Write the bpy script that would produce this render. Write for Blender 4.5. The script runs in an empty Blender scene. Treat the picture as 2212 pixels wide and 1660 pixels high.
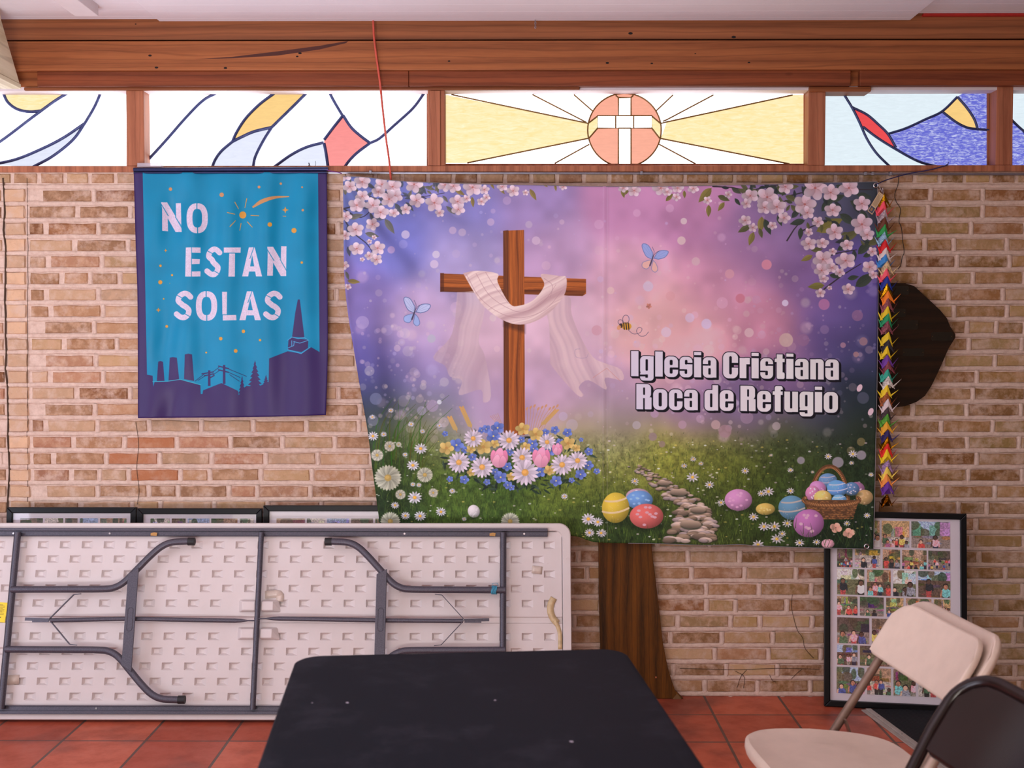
import bpy, bmesh, math, random
import numpy as np
from mathutils import Matrix, Vector

# ------------------------------------------------------------------ camera, world, lights, exposure
S = bpy.context.scene
COL = S.collection
F_PX, IW, IH = 2512.0, 2212, 1660            # focal length in pixels of the 2212x1660 frame
PITCH, YAW = math.radians(2.3), math.radians(0.32)
CAM = np.array([0.0, -4.71, 1.47])
cd = bpy.data.cameras.new('camera')
cam = bpy.data.objects.new('camera', cd)
COL.objects.link(cam)
cam.location = CAM
cam.rotation_euler = (math.pi / 2 - PITCH, 0, YAW)
cd.sensor_width = 36.0
cd.lens = F_PX / IW * 36.0
cd.clip_start = 0.05
cd.dof.use_dof = True
cd.dof.focus_distance = 4.6
cd.dof.aperture_fstop = 5.0
S.camera = cam

W = bpy.data.worlds.new('world')
S.world = W
W.use_nodes = True
W.node_tree.nodes['Background'].inputs['Color'].default_value = (1.0, 0.84, 0.60, 1)
W.node_tree.nodes['Background'].inputs['Strength'].default_value = 0.11

def area(name, loc, target, sx, sy, power, color):
    l = bpy.data.lights.new(name, 'AREA')
    l.shape = 'RECTANGLE'
    l.size, l.size_y, l.energy, l.color = sx, sy, power, color
    o = bpy.data.objects.new(name, l)
    o.location = loc
    o.rotation_euler = (Vector(target) - Vector(loc)).to_track_quat('-Z', 'Y').to_euler()
    COL.objects.link(o)
    return o
area('daylight_side_windows', (-4.2, -3.0, 1.25), (0.0, -0.4, 1.75), 2.2, 2.2, 62, (0.86, 0.92, 1.12))
area('daylight_rear_door', (-0.9, -5.7, 0.5), (-0.3, 0.0, 1.0), 3.2, 0.9, 16, (1.0, 0.94, 0.80))
area('added_rear_uplight', (-0.75, -4.9, 0.04), (-0.75, -4.6, 3.0), 2.6, 1.2, 215, (1.0, 0.94, 0.86))  # unseen lamp facing up from the floor, added to brighten the ceiling
area('added_side_uplight', (-1.55, -3.3, 0.04), (-1.55, -3.1, 3.0), 1.5, 1.6, 92, (0.90, 0.95, 1.14))  # second unseen upward lamp, added at the left to lift the ceiling

S.view_settings.view_transform = 'Standard'
S.view_settings.look = 'None'
S.view_settings.exposure = 0.0
S.view_settings.gamma = 1.0
S.view_settings.use_curve_mapping = False

# ------------------------------------------------------------------ helpers
_fw = np.array([-math.sin(YAW) * math.cos(PITCH), math.cos(YAW) * math.cos(PITCH), -math.sin(PITCH)])
_rt = np.array([math.cos(YAW), math.sin(YAW), 0.0])
_up = np.cross(_rt, _fw)
def ray(px, py): return _fw + _rt * ((px - IW / 2) / F_PX) - _up * ((py - IH / 2) / F_PX)
def at(px, py, Y):
    "world point seen at a photo pixel on the vertical plane y = Y"
    d = ray(px, py)
    return CAM + d * ((Y - CAM[1]) / d[1])
def atz(px, py, Z):
    d = ray(px, py)
    return CAM + d * ((Z - CAM[2]) / d[2])

def lin(r, g=None, b=None):
    if g is None: r, g, b = r
    f = lambda c: c / 12.92 if c <= 0.04045 else ((c + 0.055) / 1.055) ** 2.4
    return (f(r / 255.0), f(g / 255.0), f(b / 255.0))

class MB:
    "collects shapes and links them as one mesh object"
    def __init__(s): s.v, s.f, s.m, s.uv = [], [], [], {}
    def add(s, verts, faces, mat=0, uvs=None):
        n = len(s.v)
        s.v += [tuple(float(c) for c in p) for p in verts]
        for k, f in enumerate(faces):
            s.f.append(tuple(i + n for i in f)); s.m.append(mat)
            if uvs: s.uv[len(s.f) - 1] = [uvs[i] for i in f]
        return s
    def box(s, x0, x1, y0, y1, z0, z1, mat=0):
        v = [(x, y, z) for x in (x0, x1) for y in (y0, y1) for z in (z0, z1)]
        return s.add(v, [(0, 1, 3, 2), (4, 6, 7, 5), (0, 4, 5, 1), (2, 3, 7, 6), (0, 2, 6, 4), (1, 5, 7, 3)], mat)
    def bar(s, a, b, w, h, up=(0, 0, 1), mat=0):
        a, b = Vector(a), Vector(b); d = (b - a).normalized()
        x = d.cross(Vector(up)).normalized(); y = x.cross(d)
        v = [p + x * (i * w / 2) + y * (j * h / 2) for p in (a, b) for i, j in ((-1, -1), (1, -1), (1, 1), (-1, 1))]
        return s.add(v, [(3, 2, 1, 0), (4, 5, 6, 7), (0, 1, 5, 4), (1, 2, 6, 5), (2, 3, 7, 6), (3, 0, 4, 7)], mat)
    def prism(s, pts, vec, mat=0):
        "extrude the 3D polygon pts along vec"
        n = len(pts); vec = Vector(vec)
        v = [Vector(p) for p in pts] + [Vector(p) + vec for p in pts]
        fs = [tuple(range(n)), tuple(range(2 * n - 1, n - 1, -1))]
        fs += [(i, i + n, (i + 1) % n + n, (i + 1) % n) for i in range(n)]
        return s.add(v, fs, mat)
    def tube(s, pts, r, seg=12, mat=0, cap=True, closed=False):
        P = [Vector(p) for p in pts]; n = len(P)
        R = r if isinstance(r, (list, tuple)) else [r] * n
        ref = None; v = []
        for i in range(n):
            if closed: t = P[(i + 1) % n] - P[i - 1]
            else: t = P[min(i + 1, n - 1)] - P[max(i - 1, 0)]
            t.normalize()
            if ref is None:
                ref = Vector((0, 0, 1)) if abs(t.z) < 0.9 else Vector((1, 0, 0))
            x = t.cross(ref).normalized(); y = x.cross(t); ref = y
            for k in range(seg):
                a = 2 * math.pi * k / seg
                v.append(P[i] + x * (math.cos(a) * R[i]) + y * (math.sin(a) * R[i]))
        fs = []
        for i in range(n if closed else n - 1):
            j = (i + 1) % n
            for k in range(seg):
                k2 = (k + 1) % seg
                fs.append((i * seg + k, i * seg + k2, j * seg + k2, j * seg + k))
        if cap and not closed:
            fs.append(tuple(range(seg - 1, -1, -1))); fs.append(tuple(range((n - 1) * seg, n * seg)))
        return s.add(v, fs, mat)
    def build(s, name, mats, parent=None, smooth=False, bevel=0.0, solid=0.0, seg=2):
        me = bpy.data.meshes.new(name)
        me.from_pydata(s.v, [], s.f)
        for m in (mats if isinstance(mats, (list, tuple)) else [mats]): me.materials.append(m)
        me.polygons.foreach_set('material_index', s.m)
        if s.uv:
            ul = me.uv_layers.new(name='uv')
            for p in me.polygons:
                if p.index in s.uv:
                    for li, c in zip(p.loop_indices, s.uv[p.index]): ul.data[li].uv = c
        me.validate(); me.update()
        if smooth: me.polygons.foreach_set('use_smooth', [True] * len(me.polygons))
        o = bpy.data.objects.new(name, me)
        COL.objects.link(o)
        if parent: o.parent = parent
        if bevel:
            md = o.modifiers.new('bevel', 'BEVEL'); md.width = bevel; md.segments = seg; md.limit_method = 'ANGLE'
            md.angle_limit = math.radians(50)
        if solid:
            md = o.modifiers.new('solidify', 'SOLIDIFY'); md.thickness = solid; md.offset = 0
        if smooth:
            try: me.set_sharp_from_angle(angle=math.radians(45))
            except Exception: pass
        return o

def tag(o, label=None, cat=None, group=None, kind=None):
    if label: o['label'] = label
    if cat: o['category'] = cat
    if group: o['group'] = group
    if kind: o['kind'] = kind
    return o
def structure(o): o['kind'] = 'structure'; return o
def empty(name, loc=(0, 0, 0), rot=(0, 0, 0)):
    o = bpy.data.objects.new(name, None); COL.objects.link(o)
    o.location = loc; o.rotation_euler = rot; o.empty_display_size = 0.1
    return o
def smooth_path(pts, n=8):
    "Catmull-Rom through pts"
    P = [np.array(p, float) for p in pts]; P = [2 * P[0] - P[1]] + P + [2 * P[-1] - P[-2]]
    out = []
    for i in range(1, len(P) - 2):
        for k in range(n):
            t = k / n; a, b, c, d = P[i - 1:i + 3]
            out.append(0.5 * (2 * b + (c - a) * t + (2 * a - 5 * b + 4 * c - d) * t * t + (3 * b - a - 3 * c + d) * t ** 3))
    out.append(P[-2])
    return out
def rrect(w, h, r, n=6):
    "outline of a rounded rectangle about the origin, anticlockwise"
    out = []
    for cx, cy, a0 in ((w / 2 - r, h / 2 - r, 0), (-w / 2 + r, h / 2 - r, 90), (-w / 2 + r, -h / 2 + r, 180), (w / 2 - r, -h / 2 + r, 270)):
        for k in range(n + 1):
            a = math.radians(a0 + 90 * k / n)
            out.append((cx + r * math.cos(a), cy + r * math.sin(a)))
    return out

# ------------------------------------------------------------------ materials
class NT:
    def __init__(s, name):
        s.m = bpy.data.materials.new(name); s.m.use_nodes = True
        s.t = s.m.node_tree; s.b = s.t.nodes['Principled BSDF']
    def n(s, typ, **kw):
        nd = s.t.nodes.new('ShaderNode' + typ)
        for k, v in kw.items():
            if k in ('ins',):
                for a, b in v.items(): s.put(nd, a, b)
            else: setattr(nd, k, v)
        return nd
    def put(s, nd, key, val):
        i = nd.inputs[key]
        if isinstance(val, bpy.types.NodeSocket): s.t.links.new(val, i)
        else:
            if isinstance(val, tuple) and len(val) == 3 and i.type == 'RGBA': val = val + (1,)
            i.default_value = val
    def coord(s, kind='Object', scale=(1, 1, 1), rot=(0, 0, 0), loc=(0, 0, 0)):
        c = s.n('TexCoord'); mp = s.n('Mapping')
        mp.inputs['Scale'].default_value = scale; mp.inputs['Rotation'].default_value = rot; mp.inputs['Location'].default_value = loc
        s.t.links.new(c.outputs[kind], mp.inputs['Vector'])
        return mp.outputs['Vector']
    def noise(s, vec, scale, detail=4, rough=0.6, dist=0.0):
        nd = s.n('TexNoise'); s.put(nd, 'Vector', vec)
        nd.inputs['Scale'].default_value = scale; nd.inputs['Detail'].default_value = detail
        nd.inputs['Roughness'].default_value = rough; nd.inputs['Distortion'].default_value = dist
        return nd.outputs['Fac']
    def ramp(s, fac, stops):
        nd = s.n('ValToRGB'); cr = nd.color_ramp
        while len(cr.elements) < len(stops): cr.elements.new(0.5)
        for e, (p, c) in zip(cr.elements, stops):
            e.position = p
            e.color = (c, c, c, 1) if isinstance(c, (int, float)) else tuple(c) + (1,)
        s.put(nd, 'Fac', fac)
        return nd.outputs['Color']
    def mix(s, a, b, fac, mode='MIX'):
        nd = s.n('Mix', data_type='RGBA', blend_type=mode)
        for i, v in ((0, fac), (6, a), (7, b)):
            if isinstance(v, bpy.types.NodeSocket): s.t.links.new(v, nd.inputs[i])
            else: nd.inputs[i].default_value = v if i == 0 else tuple(v) + (1,)
        return nd.outputs[2]
    def math(s, op, a, b=0.0):
        nd = s.n('Math', operation=op); s.put(nd, 0, a); s.put(nd, 1, b)
        return nd.outputs[0]
    def bump(s, h, strength=0.3, dist=0.01, prev=None):
        nd = s.n('Bump'); s.put(nd, 'Height', h); nd.inputs['Strength'].default_value = strength; nd.inputs['Distance'].default_value = dist
        if prev: s.put(nd, 'Normal', prev)
        return nd.outputs['Normal']
    def done(s, color=None, rough=0.6, metal=0.0, normal=None, spec=None):
        if color is not None: s.put(s.b, 'Base Color', color)
        s.put(s.b, 'Roughness', rough); s.put(s.b, 'Metallic', metal)
        if normal is not None: s.put(s.b, 'Normal', normal)
        if spec is not None: s.b.inputs['Specular IOR Level'].default_value = spec
        return s.m

def plain(name, rgb, rough=0.5, metal=0.0, var=0.06, scale=30, spec=None, bump=0.0):
    t = NT(name); c = lin(rgb); f = t.noise(t.coord(), scale)
    d = tuple(x * (1 - 2 * var) for x in c); u = tuple(min(1, x * (1 + 2 * var)) for x in c)
    nrm = t.bump(f, bump, 0.004) if bump else None
    return t.done(t.ramp(f, [(0.3, d), (0.7, u)]), rough, metal, nrm, spec)

def wood(name, dark, light, axis='x', rough=0.55, stretch=14.0, scale=7.0, knots=True, seed=0.0):
    t = NT(name)
    sc = {'x': (1 / stretch, 1, 1), 'y': (1, 1 / stretch, 1), 'z': (1, 1, 1 / stretch)}[axis]
    v = t.coord('Object', sc, loc=(seed, seed * 0.7, seed * 1.3))
    warp = t.noise(v, 4.0, 3, 0.5)
    big = t.noise(v, scale, 5, 0.62, 1.2)
    fine = t.noise(v, scale * 22, 3, 0.6)
    wv = t.n('TexWave', wave_type='BANDS', bands_direction='Z' if axis == 'x' else 'X')
    t.put(wv, 'Vector', v); wv.inputs['Scale'].default_value = 6.0; wv.inputs['Distortion'].default_value = 7.0
    wv.inputs['Detail'].default_value = 2.0; wv.inputs['Detail Scale'].default_value = 0.7
    g = t.math('ADD', t.math('MULTIPLY', big, 0.6), t.math('MULTIPLY', wv.outputs['Fac'], 0.20))
    g = t.math('ADD', g, t.math('MULTIPLY', fine, 0.26))
    mid = tuple((a + b) / 2 for a, b in zip(dark, light))
    c = t.ramp(g, [(0.30, dark), (0.52, mid), (0.78, light)])
    w2 = t.n('TexWave', wave_type='BANDS', bands_direction='Z' if axis == 'x' else 'X')
    t.put(w2, 'Vector', v); w2.inputs['Scale'].default_value = 13.0; w2.inputs['Distortion'].default_value = 13.0
    w2.inputs['Detail'].default_value = 4.0; w2.inputs['Detail Scale'].default_value = 0.8
    c = t.mix(c, tuple(x * 0.55 for x in dark), t.ramp(w2.outputs['Fac'], [(0.0, 0.32), (0.16, 0.0)]))
    if knots:
        k = t.n('TexVoronoi'); t.put(k, 'Vector', t.coord('Object', (2.2, 2.2, 5.0), loc=(seed, 0.3, seed)))
        k.inputs['Scale'].default_value = 1.0
        kf = t.ramp(k.outputs['Distance'], [(0.035, 1.0), (0.075, 0.0)])
        c = t.mix(c, tuple(x * 0.25 for x in dark), kf)
    return t.done(c, rough, 0, t.bump(g, 0.12, 0.004), 0.2)

def flat_image(name, cv, rough=0.75, spec=0.3, weave=0.0):
    "material showing a picture painted in this script (a print on cloth or paper)"
    h, w, _ = cv.shape
    im = bpy.data.images.new(name, w, h, alpha=False)
    px = np.ones((h, w, 4), np.float32); px[..., :3] = np.clip(cv[::-1], 0, 1)
    im.pixels.foreach_set(px.ravel()); im.update(); im.pack()
    t = NT(name); ti = t.n('TexImage'); ti.image = im; ti.extension = 'EXTEND'
    nrm = None
    if weave:
        nrm = t.bump(t.noise(t.coord(), 500, 2), weave, 0.001)
    return t.done(ti.outputs['Color'], rough, 0, nrm, spec)

# ------------------------------------------------------------------ a small painter for prints
def vnoise(h, w, cell, seed):
    rs = np.random.RandomState(seed)
    gy, gx = int(h / cell) + 3, int(w / cell) + 3
    g = rs.rand(gy, gx).astype(np.float32)
    y = np.arange(h) / cell; x = np.arange(w) / cell
    yi = y.astype(int); xi = x.astype(int); fy = y - yi; fx = x - xi
    fy = (fy * fy * (3 - 2 * fy))[:, None]; fx = (fx * fx * (3 - 2 * fx))[None]
    a = g[yi][:, xi]; b = g[yi][:, xi + 1]; c = g[yi + 1][:, xi]; d = g[yi + 1][:, xi + 1]
    return (a * (1 - fx) + b * fx) * (1 - fy) + (c * (1 - fx) + d * fx) * fy

class Cv:
    "canvas over photo-pixel rectangle x0..x1, y0..y1 with K samples per unit; colours 0..255 sRGB"
    def __init__(s, x0, y0, x1, y1, K, bg=(255, 255, 255)):
        s.x0, s.y0, s.K = x0, y0, K
        s.w, s.h = int(round((x1 - x0) * K)), int(round((y1 - y0) * K))
        s.a = np.empty((s.h, s.w, 3), np.float32); s.a[:] = np.array(bg, np.float32) / 255
    def win(s, xa, ya, xb, yb):
        i0 = max(0, int((xa - s.x0) * s.K) - 2); i1 = min(s.w, int((xb - s.x0) * s.K) + 3)
        j0 = max(0, int((ya - s.y0) * s.K) - 2); j1 = min(s.h, int((yb - s.y0) * s.K) + 3)
        if i1 <= i0 or j1 <= j0: return None
        X = s.x0 + (np.arange(i0, i1) + 0.5) / s.K; Y = s.y0 + (np.arange(j0, j1) + 0.5) / s.K
        return (slice(j0, j1), slice(i0, i1)), X[None, :].astype(np.float32), Y[:, None].astype(np.float32)
    def put(s, sl, m, c):
        m = m[..., None]
        c = np.asarray(c, np.float32) / 255
        s.a[sl] = s.a[sl] * (1 - m) + c * m
    def ell(s, cx, cy, rx, ry, c, a=1.0, rot=0.0, soft=0.8, grad=None):
        R = max(rx, ry) + soft; w = s.win(cx - R, cy - R, cx + R, cy + R)
        if w is None: return
        sl, X, Y = w; co, si = math.cos(rot), math.sin(rot)
        dx, dy = X - cx, Y - cy
        u = (dx * co + dy * si) / rx; v = (-dx * si + dy * co) / ry
        m = np.clip((1 - np.sqrt(u * u + v * v)) * min(rx, ry) / soft + 0.5, 0, 1) * a
        s.put(sl, m, grad(u, v, dx, dy) if grad else c)
    def sd(s, pts, X, Y):
        ins = np.zeros(np.broadcast(X, Y).shape, bool); d = np.full(ins.shape, 1e9, np.float32)
        n = len(pts)
        for i in range(n):
            (ax, ay), (bx, by) = pts[i], pts[(i + 1) % n]
            ex, ey = bx - ax, by - ay; L = ex * ex + ey * ey + 1e-9
            t = np.clip(((X - ax) * ex + (Y - ay) * ey) / L, 0, 1)
            d = np.minimum(d, (X - ax - t * ex) ** 2 + (Y - ay - t * ey) ** 2)
            if ay != by:
                ins ^= ((ay > Y) != (by > Y)) & (X < (bx - ax) * (Y - ay) / (by - ay) + ax)
        d = np.sqrt(d)
        return np.where(ins, -d, d)
    def poly(s, pts, c, a=1.0, soft=0.8, grad=None):
        xs = [p[0] for p in pts]; ys = [p[1] for p in pts]
        w = s.win(min(xs) - soft, min(ys) - soft, max(xs) + soft, max(ys) + soft)
        if w is None: return
        sl, X, Y = w
        m = np.clip(0.5 - s.sd(pts, X, Y) / soft, 0, 1) * a
        s.put(sl, m, grad(X, Y) if grad else c)
    def line(s, pts, w0, c, a=1.0, w1=None, soft=0.7):
        w1 = w0 if w1 is None else w1; n = len(pts)
        xs = [p[0] for p in pts]; ys = [p[1] for p in pts]; R = max(w0, w1) / 2 + soft
        w = s.win(min(xs) - R, min(ys) - R, max(xs) + R, max(ys) + R)
        if w is None: return
        sl, X, Y = w; m = None
        for i in range(n - 1):
            (ax, ay), (bx, by) = pts[i], pts[i + 1]
            ex, ey = bx - ax, by - ay; L = ex * ex + ey * ey + 1e-9
            t = np.clip(((X - ax) * ex + (Y - ay) * ey) / L, 0, 1)
            d = np.sqrt((X - ax - t * ex) ** 2 + (Y - ay - t * ey) ** 2)
            hw = (w0 + (w1 - w0) * (i + t) / (n - 1)) / 2
            k = np.clip((hw - d) / soft + 0.5, 0, 1)
            m = k if m is None else np.maximum(m, k)
        s.put(sl, m * a, c)
    def field(s, pts, sigma, step=10):
        "soft colour field through (x, y, colour) samples"
        gh, gw = s.h // step + 2, s.w // step + 2
        X = s.x0 + np.arange(gw) * step / s.K; Y = s.y0 + np.arange(gh) * step / s.K
        num = np.zeros((gh, gw, 3)); den = np.zeros((gh, gw, 1))
        for x, y, c in pts:
            r2 = (X[None] - x) ** 2 + (Y[:, None] - y) ** 2
            k = (np.exp(-r2 / (2 * sigma ** 2)) + 1e-7 / (1 + r2 / 1e4))[..., None]
            num += k * np.array(c, float) / 255; den += k
        g = num / den
        yy = np.arange(s.h) / step; xx = np.arange(s.w) / step
        yi = yy.astype(int); xi = xx.astype(int); fy = (yy - yi)[:, None, None]; fx = (xx - xi)[None, :, None]
        s.a[:] = (g[yi][:, xi] * (1 - fx) + g[yi][:, xi + 1] * fx) * (1 - fy) + (g[yi + 1][:, xi] * (1 - fx) + g[yi + 1][:, xi + 1] * fx) * fy
# ------------------------------------------------------------------ prints: the two cloth banners
def A(ox, oy, sc): return lambda x, y: (ox + x / sc, oy + y / sc)
T4, T5, T6, T7 = A(740, 370, 3.8807), A(1290, 370, 3.5677), A(740, 770, 3.8807), A(1290, 740, 3.5677)
TB = A(260, 340, 2.8625)

def ink(cv, left, right, x0, x1):
    "turn the colours as they look under the room's light into ink colours (divide by the light that falls there)"
    a = np.clip(cv.a, 0, 1)
    l = np.where(a <= 0.04045, a / 12.92, ((a + 0.055) / 1.055) ** 2.4)
    px = cv.x0 + (np.arange(cv.w) + 0.5) / cv.K
    t = np.clip((px - x0) / (x1 - x0), 0, 1)[None, :, None]
    l = l / (np.array(left)[None, None] * (1 - t) + np.array(right)[None, None] * t)
    l = np.clip(l, 0, 0.92)
    cv.a[:] = np.where(l <= 0.0031308, l * 12.92, 1.055 * l ** (1 / 2.4) - 0.055)
    return cv

def petal_flower(cv, x, y, r, n, rot, outer, inner, core, corer=0.22, squash=1.0, tilt=0.0, wid=0.36, a=1.0):
    for k in range(n):
        an = rot + 2 * math.pi * k / n
        ux, uy = math.cos(an), math.sin(an)
        cx, cy = x + ux * r * 0.56, y + uy * r * 0.56 * squash
        L = r * 0.5 * math.hypot(ux, uy * squash)
        o, i = np.array(outer, float), np.array(inner, float)
        sh = 1 - 0.09 * ((k * 7) % 3)
        cv.ell(cx, cy, max(L, r * 0.3), r * wid, None, a, math.atan2(uy * squash, ux), 0.8,
               lambda u, v, dx, dy: (i[None, None] + (o - i)[None, None] * np.clip(0.62 + u * 0.55, 0, 1)[..., None] - 14 * np.abs(v)[..., None] ** 3) * sh / 255 * 255)
    if corer:
        cv.ell(x, y, r * corer, r * corer * (0.5 + squash / 2), core, a)

def blossom(cv, x, y, r, rot=0.0, squash=0.9, dim=1.0):
    o = [c * dim for c in (226, 196, 208)]; i = [c * dim for c in (208, 158, 168)]
    cv.ell(x, y, r * 0.9, r * 0.85, (110 * dim, 95 * dim, 110 * dim), 0.18, 0, r * 0.4)
    petal_flower(cv, x, y, r, 5, rot, o, i, (176 * dim, 98 * dim, 96 * dim), 0.10, squash, wid=0.40)
    for k in range(6):
        an = rot + 0.5 + k * 1.05
        cv.line([(x, y), (x + math.cos(an) * r * 0.38, y + math.sin(an) * r * 0.38 * squash)], 0.7, (170 * dim, 100 * dim, 95 * dim), 0.6)

def leaf(cv, x, y, L, ang, c=(104, 106, 70), wid=0.36, a=1.0):
    ux, uy = math.cos(ang), math.sin(ang); nx, ny = -uy, ux
    pts = []
    for t in np.linspace(0, 1, 9): pts.append((t, math.sin(math.pi * t ** 0.8) * wid / 2))
    for t in np.linspace(1, 0, 9)[1:-1]: pts.append((t, -math.sin(math.pi * t ** 0.8) * wid / 2))
    P = [(x + ux * L * t + nx * L * q, y + uy * L * t + ny * L * q) for t, q in pts]
    c = np.array(c, float)
    cv.poly(P, None, a, 0.9, lambda X, Y: c * (0.92 + 0.22 * np.clip(((X - x) * nx + (Y - y) * ny) / (L * wid), -0.5, 0.5))[..., None] + 0 * X[..., None])
    cv.line([(x, y), (x + ux * L * 0.9, y + uy * L * 0.9)], 0.8, c * 0.72, 0.8, 0.4)

def daisy(cv, x, y, r, rot=0.0, squash=0.85, n=13, white=(222, 204, 214), core=(214, 150, 62)):
    w = np.array(white, float)
    cv.ell(x + r * 0.1, y + r * 0.25, r * 0.9, r * 0.8, (25, 38, 24), 0.35, 0, r * 0.5)
    petal_flower(cv, x, y, r, n, rot, w, w * 0.82, core, 0.27, squash, wid=0.15)
    cv.ell(x - r * 0.04, y - r * 0.05, r * 0.16, r * 0.13, [min(255, c * 1.15) for c in core], 0.8)

def egg(cv, x, y, rx, ry, rot, base, style='dots', deco=(225, 205, 205), seed=1, dim=1.0):
    b = np.array(base, float) * dim
    cv.ell(x + 1, y + ry * 0.75, rx * 1.1, ry * 0.4, (18, 26, 16), 0.5, rot, ry * 0.3)
    def g(u, v, dx, dy):
        s = np.clip(1.06 - 0.34 * ((dx / rx + 0.35) ** 2 + (dy / ry + 0.4) ** 2) * 0.62, 0.45, 1.12)
        return b * s[..., None]
    cv.ell(x, y, rx, ry, None, 1, rot, 1.0, g)
    rs = random.Random(seed); d = np.array(deco, float) * dim
    if style == 'dots':
        for k in range(11):
            an, q = rs.uniform(0, 6.28), math.sqrt(rs.random()) * 0.74
            cv.ell(x + math.cos(an) * q * rx, y + math.sin(an) * q * ry, rx * 0.11, ry * 0.10, d, 0.75)
    else:
        for o in (-0.62, 0.12):
            P = [(x + rx * t, y + ry * (o + 0.20 * (1 - t * t) - 0.12 * t)) for t in np.linspace(-math.sqrt(1 - o * o) * 0.95, math.sqrt(1 - o * o) * 0.95, 9)]
            cv.line(P, ry * 0.13, d, 0.85)
        for k in range(16):
            an, q = rs.uniform(0, 6.28), math.sqrt(rs.random()) * 0.8
            cv.ell(x + math.cos(an) * q * rx, y + math.sin(an) * q * ry, 0.7, 0.7, d, 0.8)
    for k in range(7):
        q = rs.uniform(-0.7, 0.7)
        cv.line([(x + q * rx, y + ry * 1.05), (x + q * rx + rs.uniform(-2, 2), y + ry * rs.uniform(0.6, 0.85))], 0.9, (58, 72, 32), 0.7, 0.3)

# heavy condensed letters: boxes joined (+) and cut (-); units: cap height 100, y up
G = {
 'I': (30, [('+', 0, 0, 30, 100, 0)]), 'l': (30, [('+', 0, 0, 30, 100, 0)]),
 'i': (29, [('+', 0, 0, 29, 80, 0), ('+', 0, 88, 29, 101, 0)]),
 'o': (56, [('+', 0, -1, 56, 81, 21), ('-', 22, 13, 34, 67, 5)]),
 'a': (54, [('+', 0, -1, 54, 81, 19), ('+', 31, 0, 54, 40, 0), ('-', 22, 12, 31, 37, 3), ('-', -3, 47, 21, 53, 0), ('-', 21, 47, 31, 68, 3)]),
 'e': (55, [('+', 0, -1, 55, 81, 21), ('-', 22, 47, 33, 67, 4), ('-', 22, 13, 33, 37, 4), ('-', 32, 29, 58, 37, 0)]),
 's': (51, [('+', 0, -1, 51, 81, 19), ('-', 21, 50, 31, 68, 4), ('-', 30, 51, 54, 57, 0), ('-', 20, 13, 30, 31, 4), ('-', -3, 25, 21, 31, 0)]),
 'g': (54, [('+', 0, 6, 54, 81, 17), ('+', 31, -4, 54, 80, 0), ('+', 0, -17, 54, 22, 14), ('-', 22, 23, 31, 68, 3), ('-', -3, 0, 22, 7, 0), ('-', 21, -5, 31, 8, 2)]),
 'r': (41, [('+', 0, 0, 27, 80, 0), ('+', 20, 55, 41, 81, 2)]),
 't': (40, [('+', 8, 12, 32, 97, 0), ('+', 0, 66, 40, 80, 0), ('+', 8, -1, 40, 26, 7)]),
 'n': (54, [('+', 0, 0, 23, 80, 0), ('+', 12, 30, 54, 81, 15), ('+', 31, 0, 54, 60, 0), ('-', 23, -3, 31, 66, 2)]),
 'u': (54, [('+', 0, 20, 23, 80, 0), ('+', 31, 0, 54, 80, 0), ('+', 0, -1, 42, 50, 15), ('-', 23, 14, 31, 83, 2)]),
 'd': (54, [('+', 0, -1, 50, 81, 17), ('+', 31, 0, 54, 100, 0), ('-', 22, 13, 31, 67, 4)]),
 'f': (40, [('+', 8, 0, 32, 88, 0), ('+', 8, 74, 40, 101, 9), ('+', 0, 66, 40, 80, 0), ('-', 32, 80, 43, 86, 0)]),
 'c': (54, [('+', 0, -1, 54, 81, 21), ('-', 22, 13, 32, 67, 5), ('-', 30, 34, 57, 46, 0)]),
 'C': (60, [('+', 0, -2, 60, 102, 23), ('-', 25, 14, 35, 86, 5), ('-', 34, 41, 63, 60, 0)]),
 'R': (60, [('+', 0, 0, 27, 100, 0), ('+', 8, 44, 58, 100, 17), ('+', 33, 0, 60, 48, 3), ('-', 27, 57, 34, 86, 3), ('-', 27, -3, 33, 44, 0)]),
}
def heavy_text(cv, text, x0, y0, x1, y1, cap):
    "text from (x0, y0) to (x1, y1) on the baseline"
    adv, pos = 0.0, []
    for ch in text:
        if ch == ' ': adv += 20; continue
        pos.append((ch, adv)); adv += G[ch][0] + 6.0
    adv -= 6.0
    sx, sy = (x1 - x0) / adv, cap / 100; sl = (y1 - y0) / (x1 - x0)
    def dist(ch, ox, X, Y):
        gx = (X - x0) / sx - ox; gy = -(Y - y0 - (X - x0) * sl) / sy
        d = None
        for op, a, b, c, e, r in G[ch][1]:
            qx = np.abs(gx - (a + c) / 2) - (c - a) / 2 + r; qy = np.abs(gy - (b + e) / 2) - (e - b) / 2 + r
            k = np.sqrt(np.maximum(qx, 0) ** 2 + np.maximum(qy, 0) ** 2) + np.minimum(np.maximum(qx, qy), 0) - r
            d = k if d is None else (np.minimum(d, k) if op == '+' else np.maximum(d, -k))
        return d * (sx + sy) / 2
    for pas in range(3):
        for ch, ox in pos:
            xa = x0 + ox * sx; ya = y0 + (xa - x0) * sl
            w = cv.win(xa - 12, ya - cap - 12, xa + G[ch][0] * sx + 14, ya + cap * 0.25 + 14)
            sl_, X, Y = w
            if pas == 0:
                m = np.maximum(np.clip(2.1 - dist(ch, ox, X - 3.6, Y - 3.2), 0, 1), np.clip(2.1 - dist(ch, ox, X - 1.8, Y - 1.6), 0, 1)); cv.put(sl_, m, (14, 11, 18))
            elif pas == 1: cv.put(sl_, np.clip(2.1 - dist(ch, ox, X, Y), 0, 1), (16, 13, 20))
            else: cv.put(sl_, np.clip(0.5 - dist(ch, ox, X, Y) * 1.2, 0, 1), (205, 188, 214))

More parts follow.
